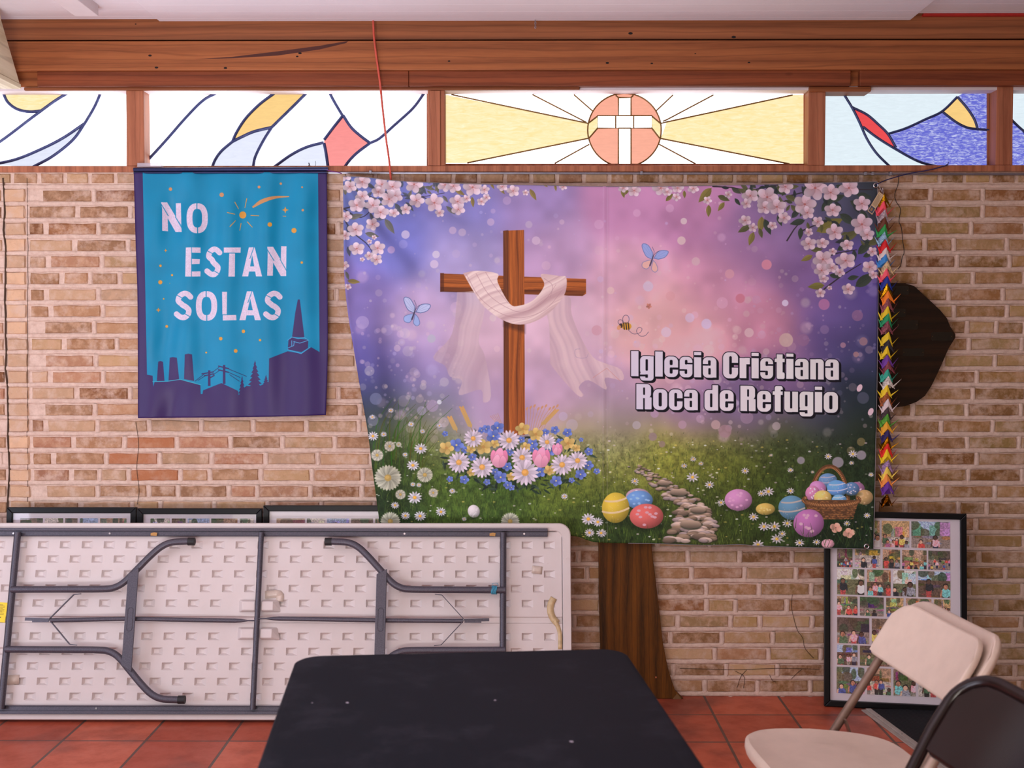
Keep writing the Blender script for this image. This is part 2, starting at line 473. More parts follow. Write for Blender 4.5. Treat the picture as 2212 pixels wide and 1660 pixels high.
def paint_easter():
    cv = Cv(728, 372, 1908, 1196, 1.75)
    pts = [(745, 400, (92, 100, 165)), (760, 440, (100, 108, 180)), (850, 520, (106, 108, 190)), (780, 650, (120, 105, 178)), (800, 790, (88, 80, 155)), (830, 860, (46, 52, 104)), (812, 910, (48, 58, 70)),
      (900, 700, (174, 150, 198)), (900, 810, (142, 124, 184)), (1000, 450, (118, 114, 186)), (1000, 560, (152, 140, 196)), (1050, 750, (186, 156, 186)), (1050, 870, (168, 142, 186)), (950, 890, (112, 112, 160)),
      (1150, 440, (134, 115, 172)), (1200, 550, (166, 136, 182)), (1230, 700, (198, 166, 196)), (1230, 830, (180, 150, 186)), (1350, 440, (168, 120, 168)), (1350, 600, (190, 148, 180)), (1400, 700, (204, 162, 172)),
      (1450, 780, (192, 150, 168)), (1330, 870, (166, 136, 176)), (1330, 920, (120, 116, 130)), (1500, 440, (164, 116, 164)), (1550, 620, (172, 124, 160)), (1620, 530, (130, 98, 145)), (1500, 700, (198, 152, 168)),
      (1650, 700, (166, 116, 146)), (1680, 470, (112, 92, 142)), (1750, 600, (104, 80, 130)), (1800, 700, (84, 70, 126)), (1850, 600, (74, 64, 130)), (1860, 750, (54, 54, 96)), (1870, 850, (26, 36, 46)),
      (1760, 900, (52, 54, 80)), (1700, 830, (112, 86, 132)), (1600, 890, (96, 82, 122)), (1500, 880, (134, 108, 152)), (1880, 410, (38, 44, 52)), (1800, 430, (66, 66, 96)),
      (862, 925, (88, 98, 58)), (840, 1000, (46, 62, 28)), (850, 1100, (32, 48, 26)), (930, 945, (146, 144, 86)), (930, 1050, (72, 90, 36)), (1000, 1110, (78, 98, 42)), (1100, 1070, (62, 82, 36)), (1200, 1090, (112, 122, 52)),
      (1290, 958, (156, 146, 104)), (1350, 980, (146, 140, 74)), (1450, 995, (138, 134, 60)), (1300, 1050, (96, 102, 42)), (1550, 985, (112, 112, 50)), (1600, 1030, (82, 88, 36)), (1700, 965, (62, 70, 36)),
      (1750, 1010, (52, 64, 29)), (1850, 950, (32, 42, 29)), (1850, 1050, (29, 42, 25)), (1700, 1100, (52, 68, 30)), (1600, 1120, (50, 64, 26)), (1500, 1100, (56, 66, 30)), (1350, 1145, (40, 56, 25)), (1250, 1150, (46, 62, 26)),
      (1550, 1170, (62, 68, 31)), (1800, 1165, (23, 36, 20)), (1870, 1175, (20, 33, 20))]
    cv.field(pts, 46)
    rs = np.random.RandomState(5); rd = random.Random(11)
    # meadow texture and blades
    gy = cv.y0 + np.arange(cv.h) / cv.K
    tex = vnoise(cv.h, cv.w, 5, 3) * 0.6 + vnoise(cv.h, cv.w, 14, 4) * 0.9 - 0.75
    band = np.clip((gy - 925) / 50, 0, 1)[:, None]
    cv.a *= (1 + 0.42 * tex * band)[..., None] * (1 - np.array((.10, .10, .20)) * band[..., None])
    cl = vnoise(cv.h, cv.w, 90, 8) + 0.6 * vnoise(cv.h, cv.w, 40, 9) - 0.8
    cv.a *= (1 + 0.13 * cl * (1 - band))[..., None] * (1 + np.array((.07, .01, -.06)) * (1 - band[..., None]))
    for k in range(5200):
        x, y = rd.uniform(800, 1890), 935 + 255 * rd.random() ** 0.7
        L = (4 + 20 * (y - 930) / 250) * rd.uniform(0.5, 1.1); dx = rd.uniform(-0.5, 0.5) * L
        base = np.array((112, 128, 48) if rd.random() < 0.5 else (30, 44, 20), float) * rd.uniform(0.7, 1.1)
        if x > 1620: base *= 0.5
        cv.line([(x, y), (x + dx * 0.4, y - L * 0.6), (x + dx, y - L)], 1.3, base, rd.uniform(0.22, 0.55), 0.5)
    for k in range(46):                       # tall blades at the left edge
        x = rd.uniform(806, 912); y = rd.uniform(960, 1040); L = rd.uniform(50, 125); dx = rd.uniform(-0.2, 0.75) * L
        cv.line(smooth_path([(x, y), (x + dx * 0.25, y - L * 0.55), (x + dx, y - L)], 4), 2.6, (42 + 40 * rd.random(), 60 + 34 * rd.random(), 24), 0.75, 0.6)
    for k in range(420):                      # specks of small flowers in the meadow
        x, y = rd.uniform(812, 1885), rd.uniform(950, 1180); r = rd.uniform(0.8, 2.4)
        c = rd.choice([(206, 196, 176), (190, 168, 84), (200, 176, 180), (214, 206, 204)])
        if x > 1600: c = tuple(v * 0.8 for v in c)
        cv.ell(x, y, r * 1.4, r * 0.8, c, rd.uniform(0.4, 0.85))
    # light spots
    for k in range(820):
        x, y = rd.uniform(760, 1890), rd.uniform(430, 940); r = rd.choice([1.2, 1.6, 2, 2, 3, 3, 4, 5, 6, 8, 10]) * rd.uniform(0.7, 1.3)
        if k > 260: x, y = rd.gauss(1640, 190) if rd.random() < .65 else rd.uniform(760, 1000), rd.gauss(800, 110)
        if k > 260 and not (430 < y < 950 and 770 < x < 1888): continue
        c = rd.choice([(226, 186, 190), (214, 170, 196), (208, 180, 176), (190, 170, 210), (216, 196, 186)])
        if x > 1600: c = tuple(v * 0.86 for v in c)
        cv.ell(x, y, r, r, c, rd.uniform(0.10, 0.36), 0, rd.choice([1.2, 1.5, r * 0.6]))
    for x, y, r, c, a in [(783, 697, 14, (176, 150, 190), .5), (876, 507, 9, (206, 180, 200), .7), (942, 550, 8, (206, 184, 200), .75), (938, 571, 9, (210, 180, 200), .7), (845, 540, 8, (190, 150, 190), .7),
        (978, 498, 8, (196, 160, 186), .6), (1060, 480, 8, (196, 160, 188), .6), (932, 732, 9, (176, 170, 182), .7), (812, 862, 13, (110, 108, 140), .7), (934, 877, 13, (170, 140, 170), .6), (949, 869, 5, (216, 206, 216), .8),
        (1158, 520, 9, (206, 172, 190), .6), (1289, 714, 11, (196, 138, 152), .7), (1477, 478, 7, (206, 186, 182), .7), (1472, 520, 9, (206, 180, 172), .7), (1503, 565, 9, (196, 166, 166), .6), (1400, 619, 11, (196, 170, 190), .8),
        (1656, 572, 11, (196, 122, 136), .8), (1576, 592, 10, (192, 136, 146), .7), (1599, 645, 10, (182, 104, 120), .8), (1696, 655, 7, (196, 182, 206), .8), (1526, 700, 11, (196, 172, 200), .8), (1490, 687, 10, (200, 176, 204), .6),
        (1439, 718, 11, (206, 182, 204), .6), (1618, 719, 10, (196, 164, 166), .7), (1698, 735, 15, (180, 148, 142), .85), (1655, 760, 7, (176, 140, 150), .7), (1780, 658, 12, (160, 100, 136), .8), (1852, 682, 12, (128, 90, 120), .7),
        (1865, 738, 9, (132, 100, 110), .9), (1821, 746, 6, (150, 110, 126), .8), (1849, 766, 6, (150, 110, 110), .8), (1735, 735, 13, (132, 92, 120), .6), (1613, 902, 14, (150, 120, 140), .6), (1677, 921, 9, (160, 140, 142), .7),
        (1546, 918, 10, (176, 140, 140), .8), (1566, 932, 14, (150, 112, 120), .7), (1414, 894, 9, (176, 136, 170), .6), (1474, 918, 9, (170, 132, 150), .7), (1410, 944, 9, (140, 112, 124), .7), (1375, 919, 9, (176, 160, 170), .6),
        (1430, 960, 7, (140, 110, 112), .7), (1838, 974, 9, (126, 108, 76), .5), (1860, 955, 9, (130, 110, 70), .6), (1448, 640, 10, (196, 126, 130), .25), (1319, 628, 8, (214, 178, 170), .6)]:
        cv.ell(x, y, r, r, c, a, 0, 1.3)
    # fold lines of the cloth
    for x in (1303, 1312): cv.line([(x, 398), (x - 1, 760), (x, 1170)], 1.0, (206, 176, 200), 0.30)
    # stepping stones
    for k in range(210):
        t = (k / 210) ** .9; x0 = np.interp(t, [0, .2, .4, .6, .8, 1], [1368, 1422, 1466, 1496, 1502, 1488])
        w = 34 + 66 * t; x = x0 + rd.uniform(-0.5, 0.5) * w; y = 1006 + 164 * t
        r = (3.0 + 8.5 * t) * rd.uniform(.7, 1.2); c = np.array(rd.choice([(122, 98, 82), (150, 122, 108), (102, 82, 70), (140, 118, 116), (164, 138, 128)]), float)
        cv.ell(x + 1, y + 1.5, r * 1.35, r * 0.62, (40, 40, 26), 0.7, 0, 1.5)
        cv.ell(x, y, r * 1.25, r * 0.52, None, 1, rd.uniform(-.15, .15), 1.0, lambda u, v, dx, dy: c * np.clip(0.92 - 0.30 * v + 0.1 * (1 - u * u), 0.4, 1.25)[..., None])
    for x, y, r in [(1434, 1044, 14), (1466, 1064, 19), (1508, 1102, 17), (1492, 1133, 23)]:
        c = np.array((148, 122, 106), float)
        cv.ell(x + 1, y + 3, r, r * 0.42, (36, 38, 24), 0.7, 0, 2)
        cv.ell(x, y, r, r * 0.38, None, 1, 0.03, 1.0, lambda u, v, dx, dy: c * np.clip(0.90 - 0.34 * v, 0.4, 1.25)[..., None])
    # cherry boughs
    br = (58, 50, 62)
    for P in [[(738, 452), (790, 440), (850, 424), (910, 425), (960, 417)], [(742, 470), (760, 500), (795, 530), (810, 560)], [(740, 450), (780, 470), (815, 440)], [(910, 425), (935, 434)], [(740, 400), (800, 425), (840, 440)]]:
        cv.line(smooth_path(P, 5), 3.4, br, 0.9, 1.2)
    for P in [(1540, 403, 1620, 413), (1620, 413, 1700, 398), (1700, 425, 1760, 415), (1660, 445, 1720, 432), (1760, 415, 1885, 410), (1700, 520, 1730, 478), (1730, 500, 1790, 480), (1770, 560, 1850, 540), (1780, 625, 1860, 570), (1790, 590, 1830, 555)]:
        cv.line([(P[0], P[1]), ((P[0] + P[2]) / 2, (P[1] + P[3]) / 2 - 3), (P[2], P[3])], 3.2, (44, 36, 40), 0.95, 1.8)
    for x, y, L, an, c in [(355, 400, 150, 1.0, 0), (50, 395, 130, -.25, 0), (440, 270, 120, 1.0, 1), (530, 262, 100, .85, 1), (690, 160, -100, -.5, 1), (870, 295, 100, .75, 0), (840, 205, 75, .9, 0), (940, 150, 100, .55, 2), (1085, 215, 90, 1.45, 2),
        (780, 100, 90, 1.3, 0), (1240, 100, 60, 1.0, 2), (1310, 130, 80, .9, 2), (1420, 110, 70, 1.2, 2), (1570, 150, 110, 1.05, 2), (1680, 105, 50, .6, 2), (1780, 110, 60, 1.4, 2), (190, 520, 120, .25, 0), (40, 920, 110, .1, 2), (25, 840, 80, 1.2, 0),
        (120, 240, 90, .5, 1), (230, 350, 80, 1.2, 1), (60, 100, 110, .8, 1), (200, 100, 90, .6, 1), (330, 330, 90, .2, 1), (690, 130, 90, .3, 0), (1190, 200, 60, .4, 2)]:
        X, Y = T4(x, y); leaf(cv, X, Y, L / 3.88, an, [(112, 104, 100), (88, 86, 98), (142, 116, 70)][c])
    for x, y, L, an, c in [(1690, 465, 230, -.45, 3), (880, 130, 150, 2.3, 2), (860, 260, 95, 1.6, 2), (980, 240, 85, 2.2, 2), (930, 190, 100, .4, 1), (1060, 210, 70, .9, 0), (1180, 420, -110, -.5, 1), (1205, 470, 110, 1.9, 2), (1270, 350, 130, 1.7, 2), (1290, 370, 130, 1.2, 0),
        (1250, 440, 80, 1.3, 1), (1390, 340, 90, 1.2, 0), (1600, 380, 120, 2.9, 0), (1570, 435, 95, 1.65, 0), (1620, 395, 60, 1.4, 1), (1660, 650, 100, 2.7, 2), (1750, 880, -130, -.1, 3), (1890, 530, 150, -.5, 1), (2010, 640, 150, -.8, 0), (1990, 890, 190, -.6, 0),
        (1730, 310, 150, -.9, 0), (1870, 330, 150, .6, 0), (1950, 230, 150, .5, 0), (1800, 230, 120, -.4, 0), (190, 140, 70, 1.3, 2), (530, 230, 80, -.8, 2), (670, 150, 60, 1.5, 2), (1650, 610, 90, -.1, 1), (1850, 610, 110, -.5, 0), (1930, 830, 90, -.2, 0), (1790, 800, 90, .2, 0),
        (2050, 660, 90, -.4, 0), (1300, 200, 120, .8, 0), (1360, 130, 110, .5, 0), (1450, 190, 110, .4, 1), (2000, 180, 120, .2, 0), (2030, 300, 110, 1.0, 0), (2060, 480, 80, 1.3, 0), (240, 130, 60, 2.0, 2), (1840, 110, 100, .4, 0), (1930, 100, 110, .9, 0)]:
        X, Y = T5(x, y); leaf(cv, X, Y, L / 3.57, an, [(52, 58, 50), (84, 80, 52), (122, 106, 58), (108, 98, 50)][c], 0.42)
    for k in range(44):
        t = rd.random(); X, Y = 744 + 220 * t, 392 + rd.random() * (20 + 130 * (1 - t) ** 2)
        leaf(cv, X, Y, rd.uniform(12, 24), rd.uniform(0, 6.28), rd.choice([(84, 84, 96), (104, 98, 88), (74, 76, 92), (122, 108, 84)]), .4, .85)
    for x, y, r in [(60, 130, 60), (165, 90, 70), (165, 210, 60), (330, 110, 66), (300, 175, 58), (420, 130, 78), (440, 210, 66), (390, 235, 70), (120, 285, 74), (255, 285, 70), (320, 345, 72), (600, 110, 74), (620, 245, 66), (530, 320, 45), (770, 265, 78), (815, 350, 40),
        (965, 255, 70), (970, 320, 58), (860, 115, 66), (930, 125, 66), (1090, 135, 80), (1190, 155, 42), (1430, 165, 55), (1340, 130, 46), (1165, 255, 40), (1205, 220, 34), (110, 490, 70), (250, 445, 58), (120, 650, 68), (295, 645, 64), (225, 710, 40), (285, 740, 50), (30, 380, 50), (20, 540, 48),
        (15, 790, 40), (45, 970, 30), (1850, 130, 34), (265, 555, 22), (225, 590, 24), (165, 740, 22), (430, 350, 46), (1535, 180, 28), (20, 30, 60), (1040, 230, 36)]:
        X, Y = T4(x, y); blossom(cv, X, Y, r / 3.88 * 0.98, rd.uniform(0, 1.2), rd.uniform(0.75, 1.0), 1.0)
    for k in range(70):
        t = rd.random(); X, Y = 1600 + 290 * t + rd.uniform(-40, 40), 405 + rd.random() ** 1.3 * (30 + 200 * max(0, t - .25))
        if 1560 < X < 1888: leaf(cv, X, Y, rd.uniform(14, 30), rd.uniform(0, 6.28), rd.choice([(46, 52, 46), (60, 62, 48), (82, 80, 50), (40, 44, 46)]), .42, .92)
    for x, y, r in [(285, 150, 52), (200, 130, 40), (490, 130, 66), (540, 160, 40), (610, 200, 34), (620, 130, 48), (740, 135, 44), (850, 225, 34), (1310, 200, 84), (1290, 280, 64), (1385, 275, 74), (1180, 190, 66), (1600, 255, 88), (1620, 320, 56), (1680, 130, 96), (1450, 120, 60), (1800, 165, 70), (1940, 130, 80),
        (2040, 250, 66), (1815, 300, 66), (2040, 410, 84), (2080, 490, 58), (1830, 470, 66), (1630, 560, 60), (1735, 555, 52), (1925, 570, 54), (1740, 680, 80), (1915, 690, 80), (1730, 765, 60), (1810, 745, 48), (1745, 830, 40), (2100, 740, 62), (1935, 910, 52), (1720, 940, 40), (1200, 435, 36), (1440, 360, 50), (1350, 420, 38),
        (1140, 380, 50), (1630, 470, 34), (1815, 620, 32), (1790, 900, 22), (2120, 620, 40), (1700, 390, 46), (1870, 780, 40), (1010, 180, 30), (1150, 250, 40), (2130, 800, 36)]:
        X, Y = T5(x, y); blossom(cv, X, Y, r / 3.57 * 0.98, rd.uniform(0, 1.2), rd.uniform(0.72, 1.0), 0.84 if x > 1000 else 0.95)
    # cross, then the cloth over its arms
    def grain(x0, x1, vert, dim=1.0):
        n1 = np.random.RandomState(21).rand(400, 60)
        def g(X, Y):
            q = X if vert else Y; l = Y if vert else X
            q = q + 1.6 * np.sin(l * .017) + .8 * np.sin(l * .045 + q * .2)
            s = .1 + .55 * np.interp(q * .45 % 55, np.arange(60), n1[7]) + .45 * np.interp(q * 1.3 % 55, np.arange(60), n1[90]) + .25 * (np.interp(q * 3.1 % 55, np.arange(60), n1[200]) - .5) + .12 * np.sin(l * .02 + q * .4)
            s = np.clip(s, 0, 1)[..., None]
            return (np.array((96, 46, 26.)) * (1 - s) + np.array((186, 96, 44.)) * s) * dim
        return g
    cv.poly([(951, 591), (1266, 603), (1266, 635), (1258, 640), (951, 630)], None, 1, .8, grain(0, 0, False))
    cv.poly([(951, 590), (959, 590), (959, 630), (951, 631)], (84, 40, 26), .7)
    cv.poly([(951, 620), (1266, 630), (1258, 640), (951, 631)], (60, 30, 22), .45)
    cv.poly([(1087, 499), (1132, 497), (1134, 940), (1089, 940)], None, 1, .8, grain(0, 0, True))
    cv.poly([(1087, 499), (1098, 497), (1099, 940), (1088, 940)], (66, 34, 26), .55)
    cv.poly([(1088, 690), (1134, 690), (1134, 720), (1088, 705)], (50, 26, 22), .5, 8)
    def cloth(P, c, hi, folds, ang, a=1.0, ph=0.0):
        c, hi = np.array(c, float), np.array(hi, float); ca, sa = math.cos(ang), math.sin(ang)
        n1, n2 = np.random.RandomState(int(ph * 10) + 3).rand(200), np.random.RandomState(9).rand(400)
        def g(X, Y):
            q, l = X * ca + Y * sa, Y * ca - X * sa
            q = q + 7 * np.sin(l * .021 + ph) + 3 * np.sin(l * .06)
            s = .62 * np.interp(q * folds * .42 % 190, np.arange(200), n1) + .38 * np.interp(q * folds * 1.15 % 390, np.arange(400), n2)
            s = np.clip((s - .5) * 1.5 + .5 + .18 * np.sin(l * .018), 0, 1)
            return c + (hi - c) * s[..., None]
        cv.poly(P, None, a, 1.2, g)
    P4 = lambda L: [T4(*p) for p in L]
    P6 = lambda L: [T6(*p) for p in L]
    sp = lambda L: smooth_path(L, 4)
    cloth(sp(P4([(960, 1015), (1180, 1020), (1185, 1200), (1140, 1420), (1195, 1560)]) + P6([(1245, 330), (1180, 385), (1160, 280), (1000, 325), (975, 300), (1000, 200), (900, 170), (860, 80)]) + P4([(760, 1560), (900, 1400), (945, 1250)])), (176, 140, 152), (212, 178, 180), 0.22, 0.15, 0.62)
    cloth(sp(P4([(1610, 1040), (1890, 1045), (1920, 1200), (2000, 1400), (2100, 1560)]) + P6([(2205, 60), (2330, 110), (2350, 200), (2200, 180), (2210, 280), (2060, 200), (1980, 260), (2020, 325), (1960, 320), (1760, 90)]) + P4([(1740, 1560), (1725, 1250), (1640, 1080)])), (184, 146, 154), (220, 184, 180), 0.20, -0.25, 0.66)
    cv.line([T6(2100, 180), T6(2215, 100), T6(2330, 210)], 1.2, (196, 130, 124), 0.7)
    cloth(sp(P4([(1010, 855), (1130, 835), (1300, 860), (1300, 930), (1400, 1110), (1480, 1128), (1600, 1080), (1690, 960), (1660, 880), (1690, 862), (1820, 880), (1875, 890), (1870, 1010), (1800, 1120), (1690, 1220), (1530, 1285), (1370, 1262), (1190, 1140), (1080, 980)])), (186, 142, 146), (228, 194, 190), 0.34, 1.05, 1.0, 0.6)
    for L in [[(1040, 870), (1150, 1060), (1320, 1190), (1500, 1230), (1700, 1160), (1840, 1000)], [(1120, 860), (1230, 1040), (1390, 1150), (1520, 1180), (1680, 1100), (1790, 950)], [(1690, 900), (1760, 960), (1740, 1060)], [(1200, 850), (1270, 960), (1390, 1110)]]:
        cv.line(sp(P4(L)), 1.6, (170, 122, 128), 0.55, 1.0)
    # butterflies and bee
    def butterfly(T, ox, oy, k, w1, w2, edge):
        f = lambda *L: [T(ox + x * k, oy + y * k) for x, y in L]
        for P in ([(0, 0), (-60, -30), (-95, -110), (-85, -140), (-40, -125), (0, -60)], [(10, -10), (50, -70), (110, -80), (140, -65), (110, -20), (50, 0)]):
            Q = smooth_path(f(*P), 4); cv.poly(Q, w1, 0.95); cv.line(Q + [Q[0]], 1.4, edge, 0.85)
            for q in Q[6::4]: cv.line([f((3, -8))[0], q], 0.5, edge, 0.45)
        for P in ([(0, 5), (-40, 10), (-90, 30), (-92, 70), (-50, 85), (-15, 45)], [(5, 10), (30, 40), (45, 90), (20, 115), (-10, 90), (-5, 45)]):
            Q = smooth_path(f(*P), 4); cv.poly(Q, w2, 0.95); cv.line(Q + [Q[0]], 1.2, edge, 0.7)
        cv.line(f((-25, 55), (5, -30)), 3.2, (74, 62, 84), 1, 2.2)
        for P in ([(5, -30), (12, -70), (-5, -112)], [(6, -30), (30, -60), (62, -76)]): cv.line(smooth_path(f(*P), 4), 0.9, (66, 62, 92), 0.9)
    butterfly(T4, 605, 1190, 0.95, (182, 180, 214), (150, 162, 210), (74, 88, 140))
    butterfly(T5, 428, 680, 0.86, (140, 150, 200), (214, 160, 150), (92, 104, 158))
    X, Y = T5(225, 1195)
    cv.ell(X, Y, 11, 8, (196, 138, 50), 1, 0.1)
    for q in (-6, -1, 4): cv.line([(X + q, Y - 7), (X + q + 1.5, Y + 7)], 2.2, (52, 34, 34))
    cv.ell(X - 12, Y - 1, 4, 5, (60, 40, 40)); cv.ell(X - 16, Y + 3, 4, 5.5, (206, 140, 100), .9, .4)
    for cx, cy, rx, ry in ((-1, -15, 7, 9), (-13, -9, 5, 5)):
        cv.line([(X + cx + rx * math.cos(t), Y + cy + ry * math.sin(t)) for t in np.linspace(0, 6.283, 18)], 1.0, (70, 58, 84), .9)
    cv.line(smooth_path([T5(240, 1225), T5(280, 1255), T5(330, 1245), T5(345, 1215), T5(320, 1205), T5(303, 1235), T5(330, 1270), T5(370, 1268), T5(395, 1240)], 5), 0.9, (70, 58, 84), .9)
    cv.line(smooth_path([T4(1990, 1490), T4(1950, 1500), T4(1960, 1560), T4(2040, 1565), T4(2060, 1530)], 5), 0.8, (150, 120, 150), .7)
    petal_flower(cv, *T5(398, 1040), 6, 5, 0.3, (196, 126, 110), (186, 112, 100), (176, 100, 90), 0.2)
    # flowers at the foot of the cross
    for k in range(240):
        an = rd.uniform(0, 6.283); q = math.sqrt(rd.random()); x, y = 1118 + math.cos(an) * q * 165, 1000 + math.sin(an) * q * 62
        leaf(cv, x, y, rd.uniform(10, 24), rd.uniform(0, 6.28), rd.choice([(40, 54, 42), (58, 72, 60), (32, 42, 38), (70, 84, 70)]), 0.26, 0.9)
    for P in [(1000, 432, 1090, 630), (900, 515, 960, 640), (1790, 455, 1650, 600)]:
        a, b = T6(P[0], P[1]), T6(P[2], P[3]); cv.line([a, b], 1.2, (160, 116, 70))
        for t in np.linspace(0.0, 0.75, 9):
            for sgn in (-1, 1):
                x, y = a[0] + (b[0] - a[0]) * t, a[1] + (b[1] - a[1]) * t
                cv.ell(x + sgn * 2.6, y, 2.3, 4.2, (200 - 20 * t, 146, 92), 1, math.atan2(b[1] - a[1], b[0] - a[0]) + 1.57 + sgn * 0.4)
    for k in range(9): cv.line(smooth_path([T6(1540 + k * 18, 620), T6(1550 + k * 22, 520), T6(1545 + k * 32, 440 - 12 * (k % 3))], 4), 1.0, (190, 130, 90), .8); cv.ell(*T6(1545 + k * 32, 440 - 12 * (k % 3)), 2, 4, (196, 136, 96), .9, .6)
    for k in range(5): cv.line([T6(1340 - k * 8, 580), T6(1300 - k * 16, 480 + k * 5)], 1.0, (190, 130, 90), .7)
    blue = lambda x, y, r: petal_flower(cv, *T6(x, y), r / 3.88, 5, rd.uniform(0, 1), (116, 128, 196), (84, 96, 170), (206, 180, 120), 0.14, .9, wid=.42)
    for x, y, r in [(1300, 600, 55), (1205, 610, 38), (1265, 670, 60), (955, 745, 60), (1030, 785, 34), (1090, 845, 36), (1590, 730, 48), (1600, 775, 40), (1325, 1015, 55), (1385, 1080, 38), (1415, 1100, 30), (1655, 970, 50), (1790, 1045, 50), (1995, 990, 48), (2060, 915, 44), (2130, 965, 28), (2065, 800, 36),
        (1020, 1035, 40), (1210, 1055, 30), (1380, 925, 42), (1280, 970, 34), (1400, 805, 34), (1700, 640, 36), (1780, 620, 38), (1885, 640, 40), (1500, 700, 30), (900, 1030, 28), (860, 650, 26), (1165, 620, 30), (1920, 1040, 26), (2000, 700, 20), (1820, 720, 34), (1740, 790, 50)]: blue(x, y, r)
    for x, y, r in [(1180, 760, 72), (1275, 735, 40), (1510, 610, 60), (1620, 655, 62), (1890, 730, 62), (1535, 760, 44), (1735, 955, 50), (1080, 975, 38), (1075, 780, 40), (1415, 1010, 42), (870, 770, 62), (1960, 770, 36)]:
        petal_flower(cv, *T6(x, y), r / 3.88, 5, rd.uniform(0, 1), (216, 178, 112), (196, 150, 84), (176, 126, 70), 0.2, .85, wid=.40)
    for x, y, r in [(1095, 690, 76), (1715, 720, 70), (1395, 705, 86), (975, 890, 90), (1170, 930, 92), (1505, 850, 88), (1530, 975, 110), (1840, 910, 90), (1970, 875, 80)]:
        daisy(cv, *T6(x, y), r / 3.88, rd.uniform(0, 1), .95, 17, (226, 198, 214), (206, 144, 78))
    def tulip(x, y, r):
        X, Y = T6(x, y); r /= 3.88
        for L, c in (([(-.30, .9), (-.85, .3), (-.88, -.45), (-.6, -.85), (-.1, -.3)], (204, 118, 148)), ([(.30, .9), (.85, .3), (.88, -.45), (.6, -.85), (.1, -.3)], (196, 108, 140)), ([(-.4, .85), (-.55, -.2), (-.1, -1.0), (.35, -.95), (.5, .2), (.3, .9)], (212, 128, 156)), ([(-.35, .95), (-.75, .5), (-.5, -.15), (-.1, -.4), (.15, .3), (.05, .95)], (222, 148, 172)), ([(0, .98), (.0, .3), (.35, -.3), (.72, .1), (.6, .7), (.3, .95)], (216, 138, 164))):
            P = smooth_path([np.array((X + a * r, Y + b * r)) for a, b in L + L[:1]], 4); cc = np.array(c, float)
            cv.poly(P, None, 1, .8, lambda XX, YY: cc * np.clip(1.02 - .16 * (YY - Y) / r, .7, 1.15)[..., None] + 0 * XX[..., None]); cv.line(P, .7, cc * .82, .7)
    tulip(1313, 855, 80); tulip(1665, 852, 82); tulip(1800, 780, 48)
    # daisies and clocks in the meadow
    for x, y, r, w in [(380, 1020, 108, 1), (690, 995, 64, 1), (655, 775, 52, 0), (590, 915, 50, 0), (605, 1185, 58, 0), (290, 830, 50, 1), (255, 670, 44, 0), (440, 1250, 34, 0), (527, 1337, 38, 0), (650, 1340, 48, 0), (825, 1305, 42, 0), (485, 1160, 42, 1), (760, 1145, 38, 1), (395, 755, 44, 1), (575, 570, 26, 0),
        (405, 455, 24, 0), (250, 510, 24, 0), (345, 655, 26, 0), (525, 825, 22, 0), (2060, 1365, 56, 0), (2140, 1390, 44, 0), (1860, 1175, 28, 0), (920, 1130, 26, 0), (400, 1385, 80, 1), (1405, 1385, 74, 1), (470, 740, 22, 1), (670, 630, 22, 0), (812, 583, 22, 0), (1020, 1365, 20, 0), (2070, 1480, 40, 0), (2175, 1485, 38, 0), (590, 1075, 22, 0), (640, 1080, 22, 0)]:
        if w: daisy(cv, *T6(x, y), r / 3.88, rd.random(), .95, 26, (196, 184, 166) if r > 60 else (206, 190, 176), (176, 140, 82))
        else: daisy(cv, *T6(x, y), r / 3.88, rd.random(), .85, 12)
    for x, y, r in [(735, 1040, 46), (865, 1098, 36), (670, 952, 24), (1320, 1150, 42), (1265, 1165, 30), (1205, 1345, 38), (1285, 1420, 42), (1365, 1420, 46), (1465, 1395, 38), (1385, 1515, 46), (1560, 1545, 36), (1925, 1397, 26), (1780, 880, 28), (290, 1070, 30), (30, 1470, 38), (955, 1235, 30), (740, 900, 24), (1140, 990, 30), (1490, 1145, 30),
        (1970, 860, 34), (2080, 1335, 26), (1240, 1560, 44), (1425, 1475, 30), (1960, 930, 20), (1690, 1540, 28), (800, 935, 20), (1490, 985, 24), (2110, 1020, 22), (1340, 870, 14), (1660, 1000, 14)]:
        daisy(cv, *T7(x, y), r / 3.57, rd.random(), .8, 9, (206, 190, 194))
    for x, y, r in [(1855, 925, 44), (2035, 870, 38), (1570, 910, 30)]:
        cv.ell(*T7(x, y), r / 3.57, r / 3.57 * .95, (136, 124, 132), .85, 0, 2.0)
    for x, y in [(2022, 352), (2108, 535)]: cv.ell(*T7(x, y), 5.5, 8.5, (206, 158, 166), 1, .45)
    # eggs
    E = lambda x, y, rx, ry, rot, b, st='dots', de=(222, 200, 204), sd=1, dim=1.0: egg(cv, *T7(x, y), rx / 3.57, ry / 3.57, rot, b, st, de, sd, dim)
    E(315, 1190, 95, 64, 0, (176, 138, 156), 'dots', sd=2); E(325, 1215, 104, 72, 0, (104, 138, 190), 'dots', (150, 176, 214), 3)
    E(142, 1275, 106, 118, .1, (206, 168, 62), 'band', (214, 180, 150), 4); E(380, 1340, 130, 96, 0, (206, 96, 92), 'dots', (200, 160, 176), 5)
    E(1088, 1215, 106, 84, 0, (190, 126, 168), 'dots', (206, 150, 180), 6); E(1296, 1285, 74, 46, 0, (196, 160, 84), 'dots', (206, 180, 120), 7)
    E(1500, 1275, 104, 94, .1, (92, 126, 150), 'band', (172, 150, 140), 8)
    # basket with eggs
    E(2000, 1130, 62, 54, 0, (160, 104, 140), 'dots', sd=9, dim=.9); E(2060, 1195, 66, 58, 0, (186, 146, 96), 'dots', (196, 160, 120), 10, .9)
